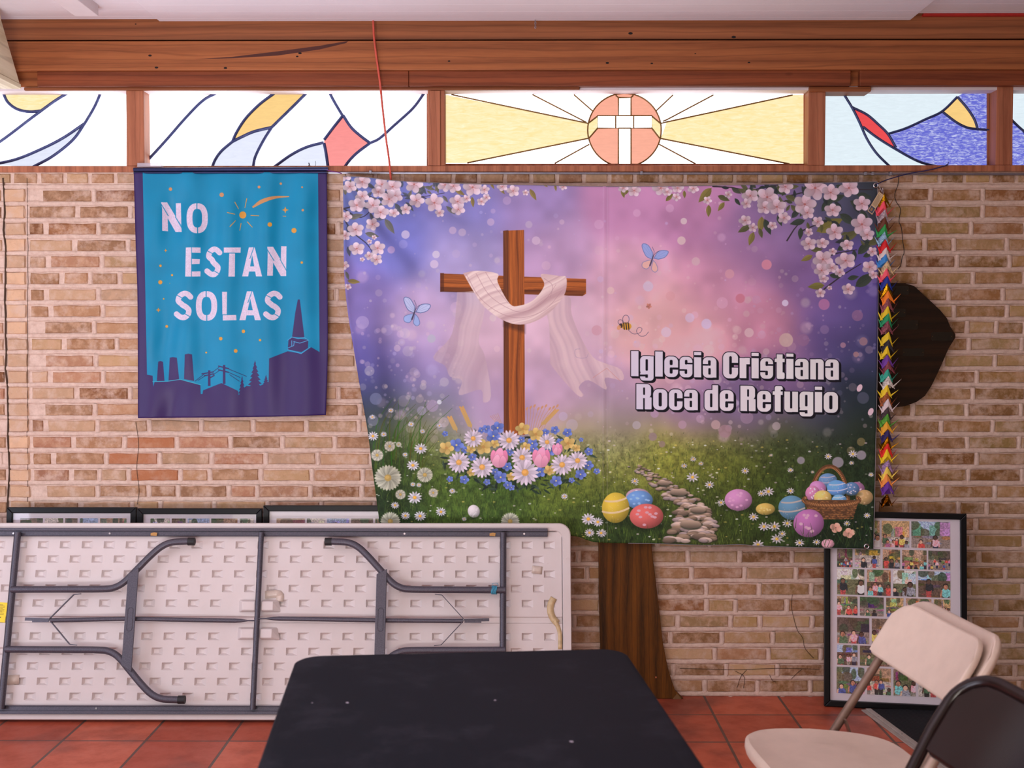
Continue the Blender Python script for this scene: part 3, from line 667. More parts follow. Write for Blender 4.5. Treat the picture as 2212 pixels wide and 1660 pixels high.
    for s in (0, 1): cv.line([T7(1790 + math.cos(t) * (145 - 8 * s), 1235 - math.sin(t) * (280 - 9 * s)) for t in np.linspace(0.08, 3.06, 40)], 7.5 - 3 * s, [(92, 56, 34), (150, 98, 60)][s])
    for t in np.linspace(0.1, 3.05, 44): cv.line([T7(1790 + math.cos(t) * 152, 1235 - math.sin(t) * 288), T7(1790 + math.cos(t + .05) * 132, 1235 - math.sin(t + .05) * 264)], 1.1, (70, 42, 28), .8)
    E(1778, 1065, 72, 56, 0, (100, 130, 168), 'band', (180, 160, 170), 11, .95); E(1700, 1125, 66, 56, .3, (180, 118, 162), 'dots', (190, 136, 170), 12)
    E(1660, 1165, 56, 60, 0, (186, 116, 150), 'dots', sd=13); E(1960, 1130, 60, 52, 0, (96, 124, 164), 'dots', sd=14, dim=.9)
    E(1850, 1125, 80, 62, .15, (96, 140, 196), 'band', (186, 172, 186), 15); E(1738, 1195, 68, 54, 0, (204, 168, 96), 'dots', (206, 176, 130), 16); E(1865, 1215, 58, 42, 0, (104, 148, 190), 'band', (190, 180, 190), 17)
    cv.poly([T7(1585, 1215), T7(2020, 1215), T7(1975, 1340), T7(1900, 1365), T7(1720, 1365), T7(1640, 1330)], (84, 54, 34))
    for r in range(9):
        y = 1228 + r * 16
        for k in range(24):
            x = 1600 + r * 7 + k * (410 - 12 * r) / 24
            cv.line([T7(x, y + 5 * ((k + r) % 2)), T7(x + 15, y + 5 * ((k + r + 1) % 2))], 2.2, rd.choice([(132, 86, 52), (110, 70, 42), (72, 46, 30)]), .9)
    P = [T7(1805 + math.cos(t) * 215, 1215 + math.sin(t) * 42) for t in np.linspace(-.35, 3.5, 40)]
    cv.line(P, 8.5, (96, 60, 36)); cv.line(P, 5, (156, 104, 64), .9)
    for k in range(len(P) - 1): cv.line([(P[k][0] - 1.5, P[k][1] - 3), (P[k][0] + 2.5, P[k][1] + 3)], 1.1, (74, 46, 30), .8)
    E(1630, 1395, 118, 108, -.1, (164, 98, 146), 'dots', (190, 150, 160), 18); E(1778, 1552, 50, 36, 0, (204, 140, 152), 'dots', (214, 160, 170), 19)
    for x, y, an in [(1840, 1430, .4), (1940, 1470, -.2)]: petal_flower(cv, *T7(x, y), 13, 4, an, (206, 152, 132), (190, 130, 112), (176, 110, 96), 0, .8, wid=.5)
    egg(cv, *T6(1100, 1300), 13, 14, -.4, (214, 192, 196), 'dots', (214, 194, 198), 20)
    for k in range(60):
        x, y = rd.uniform(1660, 1885), rd.uniform(1140, 1188); L = rd.uniform(10, 28)
        cv.line([(x, y), (x + rd.uniform(-.6, .6) * L, y - L)], 1.6, (34 + 24 * rd.random(), 50 + 24 * rd.random(), 30), .7, .5)
    heavy_text(cv, 'Iglesia Cristiana', 1363, 813, 1812, 821, 54.5)
    heavy_text(cv, 'Roca de Refugio', 1374.5, 884.5, 1810, 892, 55)
    return cv

def paint_blue():
    cv = Cv(284, 366, 714, 910, 2.0, (18, 130, 170))
    teal = (2, 130, 172)
    cv.a[:] = np.array((2, 130, 172)) / 255
    n = vnoise(cv.h, cv.w, 60, 1) - .5
    cv.a *= (1 + .05 * n)[..., None]
    pur = (56, 38, 92)
    B = lambda *L: [TB(x, y) for x, y in L]
    # border and skyline
    cv.poly(B((60, 60), (137, 60), (150, 600), (165, 1345), (200, 1352), (203, 1420), (212, 1390), (290, 1388), (370, 1375), (495, 1410), (497, 1465), (508, 1465), (512, 1442), (625, 1397), (727, 1445), (735, 1490), (745, 1440), (780, 1415), (850, 1420), (917, 1390), (920, 1245), (1035, 1200), (1120, 1215), (1180, 1175), (1232, 1205), (1222, 60), (1320, 60), (1320, 1660), (60, 1660)), pur)
    t = TB(1170, 60)
    cv.poly(B((226, 1385), (234, 1265), (248, 1260), (264, 1266), (273, 1384)), pur); cv.poly(B((298, 1382), (306, 1240), (325, 1236), (350, 1240), (364, 1374)), pur)
    cv.poly(B((394, 1372), (399, 1220), (420, 1215), (443, 1220), (456, 1384)), pur)
    for P in ([(200, 1388), (290, 1386), (370, 1374), (498, 1408)],): cv.line(B(*P), 1.3, (60, 170, 190), .9)
    for x, y0, y1 in ((550, 1318, 1415), (642, 1285, 1402)): cv.poly(B((x - 7, y0), (x + 7, y0), (x + 8, y1), (x - 8, y1)), pur)
    for P in ([(505, 1340), (575, 1328)], [(520, 1352), (575, 1340)], [(608, 1292), (670, 1308)], [(608, 1315), (668, 1330)], [(545, 1370), (580, 1350)]): cv.line(B(*P), 2.6, pur)
    for P in ([(462, 1385), (520, 1340)], [(480, 1380), (525, 1352)], [(570, 1330), (610, 1300)], [(575, 1345), (612, 1320)], [(670, 1310), (780, 1355)], [(668, 1330), (740, 1362)], [(676, 1345), (735, 1385)]): cv.line(B(*P), 1.3, (30, 46, 92))
    def fir(x, y0, y1, w):
        P = [(x, y0)]; n = 7
        for k in range(1, n + 1):
            q = k / n; P += [(x + w * q * .95, y0 + (y1 - y0) * q - 4), (x + w * q * .55, y0 + (y1 - y0) * q)]
        L = [(2 * x - a, b + 6) for a, b in P[::-1]]
        cv.poly(B(*(P + L)), pur)
    fir(832, 1255, 1430, 52); fir(752, 1350, 1500, 34); fir(900, 1345, 1440, 34)
    # steeple
    cv.poly(B((1098, 880), (1110, 880), (1128, 1030), (1138, 1115), (1062, 1112), (1082, 960)), pur)
    for L in ([(1098, 975), (1120, 978)], [(1085, 965), (1118, 972)]): pass
    cv.poly(B((1040, 1128), (1060, 1115), (1162, 1130), (1160, 1180), (1120, 1205), (1036, 1190)), pur)
    for P in ([(1034, 1132), (1062, 1112), (1100, 1122), (1138, 1115), (1164, 1132)], [(1036, 1190), (1118, 1215), (1172, 1175)], [(1072, 1140), (1110, 1150), (1162, 1132)], [(1060, 1135), (1060, 1170)], [(1076, 1140), (1072, 1165), (1036, 1180)]): cv.line(B(*P), 1.6, (70, 150, 196), .95)
    # stars
    or_ = (206, 146, 62)
    for x, y, r in [(310, 197, 11), (627, 232, 14), (858, 184, 9), (992, 163, 8), (1124, 185, 6), (1128, 327, 8), (924, 416, 14), (1074, 453, 16), (757, 357, 22), (1122, 651, 8), (248, 671, 8), (320, 729, 7), (247, 773, 13), (268, 876, 5), (287, 1046, 9), (761, 1077, 11), (621, 1122, 11), (864, 1131, 8), (713, 1198, 12), (531, 1208, 6), (306, 780, 2)]:
        cv.ell(*TB(x, y), r / 2.86, r / 2.86, or_ if y > 330 or x == 757 else (190, 136, 96))
    for a, b in [((708, 278), (730, 318)), ((782, 256), (770, 312)), ((662, 342), (708, 352)), ((808, 360), (858, 362)), ((678, 428), (712, 392)), ((746, 410), (738, 452)), ((786, 400), (816, 432))]: cv.line([TB(*a), TB(*b)], 2.0, (196, 140, 76), 1, 1.4)
    cv.poly(smooth_path(B((815, 305), (870, 262), (950, 240), (1045, 240)), 5) + smooth_path(B((1045, 246), (960, 256), (885, 282), (820, 315)), 5), (190, 138, 92))
    for x, y, r in ((1020, 326, 22), (235, 945, 16), (280, 577, 12)):
        P = []
        for k in range(8): q = r if k % 2 == 0 else r * .38; P.append(TB(x + math.cos(k * .785 + 1.57) * q, y + math.sin(k * .785 + 1.57) * q))
        cv.poly(P, (200, 140, 70))
    cv.line([TB(1006, 364), TB(1024, 365)], 1.4, (190, 138, 92))
    # stencil letters
    wh = (212, 196, 218)
    def gap(a, b, w=1.5): cv.line([TB(*a), TB(*b)], w, teal)
    def Pw(*L): cv.poly(B(*L), wh)
    def ring(x0, y0, x1, y1, w):
        cx, cy, rx, ry = (x0 + x1) / 2, (y0 + y1) / 2, (x1 - x0 - w) / 2, (y1 - y0 - w) / 2; L = []
        for t in np.linspace(0, 2 * math.pi, 49):
            c, s_ = math.cos(t), math.sin(t); L.append(TB(cx + rx * math.copysign(abs(c) ** .8, c), cy + ry * math.copysign(abs(s_) ** .8, s_)))
        cv.line(L, w / 2.8625, wh); gap((cx - 2, y0 - 6), (cx - 2, y0 + w + 4), 2); gap((cx + 2, y1 - w - 4), (cx + 2, y1 + 6), 2)
    def Sh(x0, y0, x1, y1, w):
        h = w / 2; xm = (x0 + x1) / 2
        L = [(x1 - 8, y0 + 38), (x1 - 26, y0 + h + 4), (xm + 4, y0 + h), (x0 + h + 14, y0 + 34), (x0 + h + 6, y0 + 62), (x0 + h + 26, y0 + 82), (xm, (y0 + y1) / 2), (x1 - h - 22, y1 - 84), (x1 - h - 2, y1 - 62), (x1 - h - 8, y1 - 34), (xm + 6, y1 - h), (x0 + 34, y1 - h - 4), (x0 + 12, y1 - 38)]
        cv.line(smooth_path(B(*L), 5), w / 2.8625, wh)
        gap((x0 + 4, y0 + 22), (x0 + 46, y0 + 44)); gap((x1 - 54, y1 - 46), (x1 + 2, y1 - 14))
    Pw((258, 280), (290, 278), (295, 458), (258, 455)); Pw((252, 278), (290, 280), (378, 425), (380, 463), (342, 463), (258, 318)); Pw((343, 284), (375, 283), (378, 420), (345, 372)); gap((254, 292), (296, 362)); gap((340, 368), (380, 436))
    ring(410, 284, 541, 470, 36)
    Pw((405, 558), (440, 557), (438, 738), (401, 738)); Pw((442, 557), (496, 558), (496, 592), (442, 590)); Pw((442, 628), (492, 630), (490, 660), (442, 662)); Pw((440, 706), (496, 705), (495, 737), (440, 738)); gap((441, 555), (440, 740), 1.2)
    Sh(524, 552, 622, 742, 34)
    Pw((640, 558), (745, 558), (743, 591), (640, 590)); Pw((673, 595), (709, 595), (708, 738), (668, 738))
    def Ah(x0, x1, y0, y1):
        m = (x0 + x1) / 2
        Pw((m + 0, y0), (m + 16, y0), (x1, y1), (x1 - 38, y1), (m - 2, y0 + 34)); Pw((m - 20, y0), (m + 6, y0), (m + 4, y0 + 30), (x0 + 38, y1), (x0, y1)); Pw((x0 + 44, y1 - 62), (x1 - 40, y1 - 62), (x1 - 34, y1 - 30), (x0 + 34, y1 - 30)); gap((m + 12, y0 - 2), (m - 14, y0 + 70), 1.4)
    Ah(753, 877, 557, 737)
    Pw((912, 556), (946, 556), (943, 733), (908, 733)); Pw((908, 553), (944, 553), (1026, 690), (1026, 735), (992, 735), (912, 596)); Pw((994, 550), (1028, 550), (1026, 690), (992, 640)); gap((908, 570), (950, 640)); gap((988, 632), (1028, 702))
    Sh(336, 826, 442, 1008, 34); ring(467, 828, 599, 1012, 36)
    Pw((629, 832), (660, 832), (658, 972), (631, 972)); Pw((633, 977), (716, 975), (718, 1008), (633, 1010)); Ah(736, 870, 829, 1008); Sh(888, 826, 994, 1008, 34)
    rs = vnoise(cv.h, cv.w, 3, 5); m = (cv.a.min(-1) > .6)
    cv.a[m] *= (0.93 + .1 * rs[m])[..., None]
    return cv

def paint_photo(cv, x0, y0, x1, y1, seed, dim=1.0):
    "a small snapshot: place behind, people in front"
    r = random.Random(seed); w, h = x1 - x0, y1 - y0
    sub = Cv(x0, y0, x1, y1, cv.K)
    sky = r.choice([(128, 146, 176), (150, 118, 92), (86, 72, 66), (176, 166, 156), (112, 92, 76), (160, 128, 84)]); gnd = r.choice([(146, 104, 76), (120, 104, 96), (92, 70, 58), (150, 140, 132), (96, 96, 66)])
    hz = y0 + h * r.uniform(.35, .62)
    sub.a[:] = np.array(sky) / 255
    for k in range(9):
        xa = r.uniform(x0, x1); ww = r.uniform(.08, .4) * w; ya = r.uniform(y0, hz); c = [max(10, v + r.uniform(-70, 40)) for v in sky]
        if r.random() < .6: sub.poly([(xa, ya), (xa + ww, ya), (xa + ww, hz), (xa, hz)], c, .8)
        else: sub.ell(xa, ya, ww * .6, h * .2, (66 + r.uniform(-20, 30), 74 + r.uniform(-10, 20), 52), .8, 0, 2)
    sub.poly([(x0 - 2, hz), (x1 + 2, hz + r.uniform(-3, 3)), (x1 + 2, y1 + 2), (x0 - 2, y1 + 2)], gnd)
    for k in range(8):
        xa, ya = r.uniform(x0, x1), r.uniform(hz, y1); sub.ell(xa, ya, r.uniform(.05, .25) * w, r.uniform(.02, .08) * h, [max(0, v + r.uniform(-50, 40)) for v in gnd], .7)
    n = r.choice([2, 2, 3, 3, 4, 6, 8]); big = 2.1 if n < 4 else (1.5 if n < 7 else 1.0)
    for k in range(n):
        px = x0 + w * (k + .5 + r.uniform(-.3, .3)) / n; ph = h * .30 * big * r.uniform(.8, 1.15); py = min(y1 - ph * .4, hz + h * r.uniform(.0, .35)); hr = ph * .15
        c = r.choice([(190, 60, 54), (60, 76, 140), (210, 200, 200), (40, 40, 50), (196, 160, 70), (90, 160, 160), (150, 80, 120), (70, 100, 70), (220, 130, 140), (120, 120, 130)])
        skin = r.choice([(150, 100, 76), (110, 74, 58), (186, 136, 112), (84, 58, 48)])
        sub.poly([(px - hr * 1.1, py + ph * .45), (px + hr * 1.1, py + ph * .45), (px + hr * .9, py + ph), (px - hr * .9, py + ph)], r.choice([(40, 44, 70), (52, 46, 44), (120, 110, 100), (160, 60, 60)]))
        sub.ell(px, py + ph * .28, hr * 1.55, ph * .26, c); sub.line([(px - hr * 1.4, py + ph * .18), (px - hr * 1.7, py + ph * .5)], hr * .6, skin); sub.line([(px + hr * 1.4, py + ph * .18), (px + hr * 1.6, py + ph * .5)], hr * .6, c)
        sub.ell(px, py - ph * .06, hr * 1.0, hr * 1.05, (38, 28, 26)); sub.ell(px, py - ph * .02, hr * .78, hr * .92, skin)
    k = 4; f = vnoise(sub.h, sub.w, 4, seed + 70); sub.a[:] = (sub.a * .72 + sub.a.mean(-1, keepdims=True) * .28) * (.80 + .40 * f)[..., None] * dim; sub.a[:] = np.clip(sub.a, 0, 1) ** 1.15
    w_ = cv.win(x0, y0, x1, y1); j0 = int(round((y0 - cv.y0) * cv.K)); i0 = int(round((x0 - cv.x0) * cv.K))
    cv.a[j0:j0 + sub.h, i0:i0 + sub.w] = sub.a[:cv.h - j0, :cv.w - i0]
# ------------------------------------------------------------------ room shell
rnd = random.Random(7)
U = lambda a, b: rnd.uniform(a, b)

# floor: square terracotta tiles with dark joints
t = NT('terracotta')
vec = t.coord('Object', loc=(1.056 + 0.3028 * 20, 0.232 + 0.305 * 40 - 0.305, 0))
bk = t.n('TexBrick', offset=0.0, squash=1.0); t.put(bk, 'Vector', vec)
bk.inputs['Scale'].default_value = 1.0; bk.inputs['Brick Width'].default_value = 0.3028; bk.inputs['Row Height'].default_value = 0.305
bk.inputs['Mortar Size'].default_value = 0.0055; bk.inputs['Mortar Smooth'].default_value = 0.2
t.put(bk, 'Color1', lin(176, 78, 52)); t.put(bk, 'Color2', lin(200, 98, 68)); t.put(bk, 'Mortar', lin(92, 72, 62))
n1 = t.noise(t.coord(), 9, 6, 0.65); n2 = t.noise(t.coord(), 2.2, 3, 0.6); n3 = t.noise(t.coord(), 60, 4, 0.7)
c = t.mix(bk.outputs['Color'], lin(134, 58, 42), t.ramp(n1, [(0.45, 0.0), (0.75, 0.55)]))
c = t.mix(c, lin(88, 52, 46), t.ramp(n2, [(0.52, 0.0), (0.66, 0.5)]))
c = t.mix(c, lin(196, 150, 128), t.ramp(n3, [(0.62, 0.0), (0.8, 0.25)]))
hgt = t.math('ADD', t.math('MULTIPLY', bk.outputs['Fac'], -1.0), t.math('MULTIPLY', n1, 0.25))
M_TILE = t.done(c, t.ramp(n1, [(0.3, 0.30), (0.7, 0.55)]), 0, t.bump(hgt, 0.5, 0.004), 0.5)
fl = MB(); fl.box(-4.5, 4.5, -8.0, 0.25, -0.12, 0.0); structure(fl.build('floor', M_TILE))

# brick wall: every brick modelled, the colour of each brick kept as a colour attribute
def brick_material():
    t = NT('old_brick')
    at_ = t.n('Attribute'); at_.attribute_name = 'tone'
    v = t.coord()
    n1 = t.noise(v, 24, 6, 0.65); n2 = t.noise(v, 90, 4, 0.7); n3 = t.noise(v, 13, 5, 0.65)
    c = t.mix(at_.outputs['Color'], lin(112, 74, 50), t.ramp(n2, [(0.60, 0.0), (0.80, 0.5)]))
    al = at_.outputs['Alpha']
    c = t.mix(c, lin(198, 160, 130), t.math('MULTIPLY', al, t.ramp(n1, [(0.44, 0.0), (0.64, 0.68)])))
    c = t.mix(c, lin(206, 178, 160), t.math('MULTIPLY', al, t.ramp(n3, [(0.49, 0.0), (0.64, 0.70)])))
    h = t.math('ADD', n1, t.math('MULTIPLY', n2, 0.6))
    return t.done(c, 0.9, 0, t.bump(h, 0.55, 0.006), 0.2)
def mortar_material():
    t = NT('mortar')
    v = t.coord(); n1 = t.noise(v, 40, 5, 0.7); n2 = t.noise(v, 8, 4, 0.6)
    c = t.ramp(n1, [(0.25, lin(192, 162, 146)), (0.6, lin(216, 190, 174)), (0.8, lin(224, 200, 186))])
    c = t.mix(c, lin(160, 124, 98), t.ramp(n2, [(0.60, 0.0), (0.8, 0.35)]))
    return t.done(c, 0.95, 0, t.bump(n1, 0.7, 0.006), 0.15)
M_BRICK, M_MORTAR = brick_material(), mortar_material()
ZS = 2.135                                            # underside of the sill
w = MB(); tones = []
w.box(-3.3, 3.3, 0.0035, 0.16, -0.1, ZS + 0.005, 1); tones += [(1, 1, 1)] * 6
PAL = [(186, 148, 116), (178, 136, 102), (192, 156, 124), (172, 130, 98), (166, 124, 92), (196, 160, 130), (174, 128, 100), (158, 116, 84), (186, 150, 112), (170, 120, 94)]
def brick(x0, x1, z0, z1, tone, dy=0.0, wob=0.0022):
    "front face with worn, slightly wandering edges"
    nx = max(2, int((x1 - x0) / 0.035)); out, inn = [], []
    per = [(x0 + (x1 - x0) * i / nx, z0) for i in range(nx)] + [(x1, z0 + (z1 - z0) * i / 2) for i in range(2)] + [(x1 - (x1 - x0) * i / nx, z1) for i in range(nx)] + [(x0, z1 - (z1 - z0) * i / 2) for i in range(2)]
    cx, cz = (x0 + x1) / 2, (z0 + z1) / 2; n = len(per); V = []
    for x, z in per: V.append((x + U(-wob, wob), 0.006, z + U(-wob, wob)))
    for x, z in per:
        k = 0.0035 + U(0, 0.0025)
        V.append((x - math.copysign(k, x - cx) + U(-.001, .001), dy - 0.002 + U(-.0006, .0006), z - math.copysign(k, z - cz) + U(-.001, .001)))
    F = [(i, (i + 1) % n, (i + 1) % n + n, i + n) for i in range(n)] + [tuple(range(n, 2 * n))]
    w.add(V, F, 0); tones.extend([tone] * len(F))
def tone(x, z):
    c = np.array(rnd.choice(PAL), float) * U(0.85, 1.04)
    k = min(1, max(0, (x + .2) / 1.6)) * U(.5, 1.1); c = c * (1 - k * np.array((.08, .07, .24)))      # bricks turn less blue and slightly darker towards the right
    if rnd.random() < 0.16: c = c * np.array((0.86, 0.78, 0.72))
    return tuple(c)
PX = 0.2135; CH = 0.06665; BH = 0.0470
xs0 = at(14, 700, 0)[0]; xs1 = at(62, 700, 0)[0]
zt = at(1120, 399, 0)[2]                              # bottom of the top course
# top course: headers
x = -3.3
while x < 3.3:
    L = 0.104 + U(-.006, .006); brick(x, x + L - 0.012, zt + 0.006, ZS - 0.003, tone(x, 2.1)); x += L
beads = []                                             # head joints: (x0, x1, z)
def bead_strip(pa, pb, w_, n, up):
    "a rounded, slightly wandering line of mortar from pa to pb (x, z)"
    V = []
    for i in range(n + 1):
        k = i / n; cx, cz = pa[0] + (pb[0] - pa[0]) * k, pa[1] + (pb[1] - pa[1]) * k
        h = w_ / 2 * U(.88, 1.12); sh = U(-.0012, .0012); pk = U(.0020, .0042); sag = U(-.0005, .0022)
        for s, y in ((-1.05, .004), (-.82, .0005), (-.45, -pk * .85), (.1, -pk), (.6, -pk * .55), (1.05, .003)):
            o_ = s * h + sh - (sag if s < -.7 and rnd.random() < .3 else 0)
            V.append((cx, y, cz + o_) if up else (cx + o_, y, cz))
    F = [(i * 6 + j, (i + 1) * 6 + j, (i + 1) * 6 + j + 1, i * 6 + j + 1) if up else (i * 6 + j, i * 6 + j + 1, (i + 1) * 6 + j + 1, (i + 1) * 6 + j) for i in range(n) for j in range(5)]
    w.add(V, F, 1); tones.extend([(1, 1, 1)] * len(F))
r = 0
z = zt
while z > -0.03:
    bead_strip((-3.3, z - 0.0098 + .002), (3.3, z - 0.0098 + .002), 0.0205, 190, True)
    z -= CH; off = (0.5 if r % 2 else 0.0) * PX + U(-.03, .03)
    x = -3.4 - off
    while x < 3.3:
        L = PX + U(-.006, .006)
        if rnd.random() < 0.07: L *= 0.55
        a, b = x, x + L - 0.0185; x += L
        zz = z + U(-.0015, .0015)
        if b > xs0 - .005 and a < xs1 + .006:         # the pilaster seam at the left keeps its own short bricks
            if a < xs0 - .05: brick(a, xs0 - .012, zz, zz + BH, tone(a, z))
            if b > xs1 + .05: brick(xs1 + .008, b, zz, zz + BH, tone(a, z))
            continue
        beads.append((b, x + 0.004, zz))
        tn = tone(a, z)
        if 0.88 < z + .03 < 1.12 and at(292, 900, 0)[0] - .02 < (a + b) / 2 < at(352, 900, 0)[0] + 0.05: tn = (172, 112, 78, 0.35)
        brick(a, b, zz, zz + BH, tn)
    c = np.array((206, 168, 136), float) * U(.9, 1.05)
    brick(xs0 + U(.0, .004), xs1 - .004 - U(0, .004), z + U(-.004, .0), z + BH + U(0, .006), tuple(c), -0.004, 0.004)
    r += 1
for a, b, zz in beads: bead_strip((( a + b) / 2, zz - .002), ((a + b) / 2, zz + BH + .003), .0185, 3, False)
# dark wandering seam left of the pilaster
P = [at(8 + 12 * k / 20 + U(-3, 3), 385 + 37.5 * k, 0) for k in range(21)]
w.tube([(p[0], -0.0015, p[2]) for p in P], 0.0036, 6, 2)
w.tube([(at(60 + U(-1.5, 1.5), 385 + 25 * k, 0)[0], -.0028, at(60, 385 + 25 * k, 0)[2]) for k in range(31)], 0.0011, 5, 2)
for CK in ([(1711, 1285), (1709, 1310), (1714, 1335), (1722, 1362), (1733, 1378), (1738, 1400), (1750, 1415), (1757, 1422)], [(1592, 1486), (1600, 1462), (1612, 1448)], [(1606, 1487), (1607, 1462), (1588, 1450)], [(1708, 1468), (1724, 1452), (1732, 1446)], [(1468, 1444), (1540, 1446), (1600, 1447), (1680, 1444), (1770, 1446)], [(1662, 1458), (1668, 1470), (1676, 1474)], [(294, 912), (300, 960), (296, 1010), (301, 1060), (297, 1090)]):
    w.tube([(at(x, y, 0)[0], -.0035, at(x, y, 0)[2]) for x, y in smooth_path([np.array(q_, float) for q_ in CK], 4)], .0010, 5, 2)
tones += [(1, 1, 1)] * (len(w.f) - len(tones))
M_SEAM = plain('dark_seam', (70, 50, 36), 0.95)  # dark brown for the seam and crack tubes
wall = structure(w.build('wall_back', [M_BRICK, M_MORTAR, M_SEAM]))
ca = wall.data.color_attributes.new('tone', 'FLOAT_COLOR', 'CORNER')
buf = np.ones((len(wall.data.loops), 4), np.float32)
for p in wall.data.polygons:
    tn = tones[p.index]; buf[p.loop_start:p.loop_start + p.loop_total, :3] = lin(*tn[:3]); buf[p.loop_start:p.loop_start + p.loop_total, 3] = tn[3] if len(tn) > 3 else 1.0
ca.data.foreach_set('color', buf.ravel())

# clerestory timbers
M_BEAM = wood('fir_beam', lin(112, 62, 38), lin(172, 104, 62), 'x', 0.5, 16, 7, True, 0.0)
M_BEAM2 = wood('fir_beam_lower', lin(98, 48, 30), lin(150, 80, 48), 'x', 0.5, 16, 9, True, 3.1)
M_BEAM3 = wood('fir_beam_upper', lin(118, 70, 46), lin(172, 106, 68), 'x', 0.5, 20, 5, True, 7.7)
M_POST = wood('fir_post', lin(142, 84, 60), lin(188, 120, 88), 'z', 0.5, 12, 8, False, 1.7)
M_RAFT = wood('pale_rafter', lin(196, 180, 146), lin(236, 226, 200), 'y', 0.6, 12, 7, True, 5.0)
M_WHITE = plain('white_paint', (226, 214, 216), 0.7, 0, 0.02, 12)
X0, X1 = -1.985, 2.9
def zpx(px, py, Y): return at(px, py, Y)[2]
def timber(name, x0, x1, z0, z1, y0, y1, mat, bev=0.003):
    b = MB(); b.box(x0, x1, y0, y1, z0, z1); return structure(b.build(name, mat, bevel=bev))
timber('trim_1', -3.4, X1, zpx(1120, 85, -.03), 2.86, -.03, .12, M_BEAM3)                     # top board
timber('trim_2', -3.4, X1, zpx(1120, 151, -.045), zpx(1120, 87.5, -.045), -.045, .12, M_BEAM)   # wide beam
xg0, xg1 = at(1838, 170, -.03)[0], at(1858, 170, -.03)[0]
xs = at(883, 170, -.03)[0]; xl = at(80, 170, -.03)[0]
for nm, a, b in (('trim_3', xl, xs - .0008), ('trim_4', xs + .0008, xg0), ('trim_5', xg1, X1)):
    timber(nm, a, b, zpx(1120, 186, -.03), zpx(1120, 152.5, -.03), -.03, .1, M_BEAM2)
timber('trim_6', at(26, 180, 0)[0], X1, zpx(1120, 187.5, .0), zpx(1120, 150, 0), 0.0, .12, M_BEAM)
timber('trim_7', X0, at(1252, 190, -.012)[0], zpx(1120, 194, -.012), zpx(1120, 187.2, -.012), -.012, .11, M_BEAM)
timber('trim_8', at(1748, 190, -.012)[0], at(1882, 190, -.012)[0], zpx(1800, 198, -.012), zpx(1800, 187.4, -.012), -.012, .11, M_BEAM)
ZT = zpx(1120, 196, 0.0)                                                                     # head of the glazing
# sill and posts
zsl = lambda px, py: at(px, py, 0)[2]
ZSI = zsl(1120, 358)
timber('trim_9', -3.3, 3.3, ZS, ZSI, -.006, .13, M_POST, .004)
POSTS = [(270, 311), (921, 961), (1743, 1783), (2149, 2188)]
for k, (a, b) in enumerate(POSTS):
    timber('trim_%d' % (10 + k), at(a + 3, 280, 0)[0], at(b, 280, 0)[0], ZSI, ZT + .02, 0.0, .13, M_POST)
xa = at(921, 280, -.008)[0]
timber('trim_14', at(930, 280, -.008)[0], at(951, 280, -.008)[0], ZSI, ZT, -.008, .0, M_POST, .002)
timber('trim_15', X0 - 1.2, X1 + .2, ZT + .001, ZT + .03, 0.001, .13, M_WHITE, 0)

# weathering of the wide beam: a long split in the grain and old nail holes
bm2 = bpy.data.objects['trim_2']
M_SPLIT = plain('split_grain', (74, 34, 26), .8); M_HOLE = plain('nail_hole', (26, 16, 14), .9)
m = MB(); m.prism([at(x, y, -.0453) for x, y in ((421, 128), (500, 123), (600, 111), (690, 99), (752, 88.5), (748, 93), (690, 107), (600, 120), (500, 126))][::-1], (0, .0006, 0)); m.build('split', M_SPLIT, bm2)
for x, y, rx in ((324, 120, 4), (338, 146, 4), (487, 147, 4), (648, 115, 4), (642, 122, 3), (970, 132, 3), (1312, 136, 4), (1408, 137, 3), (1618, 135, 3), (1502, 116, 2), (293, 52, 2), (1362, 72, 5), (1585, 80, 5)):
    yy = -.0453 if y > 88 else -.0303
    m = MB(); m.prism([at(x + rx * math.cos(a), y + rx * .55 * math.sin(a), yy) for a in np.linspace(0, 6.283, 9)[:-1]], (0, .0005, 0)); m.build('nail_hole', M_HOLE, bm2)
# stained glass
def glass_mat(name, rgb, strength, streak=0.10, tint=None, scale=(3, 3, 16), thr=(0.35, 0.75)):
    t = NT(name); t.t.nodes.remove(t.b)
    em = t.n('Emission'); out = t.t.nodes['Material Output']
    f = t.noise(t.coord('Object', scale), 6, 6, 0.65, 0.8)
    c = lin(rgb)
    d = tuple(x * (1 - streak) for x in c); u = lin(tint) if tint else tuple(x * (1 + streak) for x in c)
    t.put(em, 'Color', t.ramp(f, [(thr[0], d), (thr[1], u)])); em.inputs['Strength'].default_value = strength
    gl = t.n('BsdfGlossy'); gl.inputs['Roughness'].default_value = 0.12; gl.inputs['Color'].default_value = (.04, .04, .04, 1)
    ad = t.n('AddShader'); t.t.links.new(em.outputs[0], ad.inputs[0]); t.t.links.new(gl.outputs[0], ad.inputs[1])
    t.t.links.new(ad.outputs[0], out.inputs['Surface'])
    return t.m
GW = glass_mat('clear_glass', (248, 249, 255), 3.2, .05)
GP = glass_mat('pale_blue_glass', (226, 232, 250), 1.0, .05)
GS = glass_mat('sky_glass', (226, 240, 248), 1.0, .05)
GY = glass_mat('amber_glass', (255, 226, 156), 1.08, .06, (255, 240, 200))
GO = glass_mat('honey_glass', (250, 208, 130), 1.0, .06)
GR = glass_mat('rose_glass', (248, 140, 136), 1.0, .07)
GK = glass_mat('red_glass', (236, 74, 78), 1.0, .05)
GC = glass_mat('coral_glass', (250, 172, 146), 1.0, .06)
GB = glass_mat('cobalt_glass', (104, 110, 216), 1.0, .06, (226, 232, 255), (7, 7, 24), (0.46, 0.74))
GMATS = [GW, GP, GS, GY, GO, GR, GK, GC, GB]
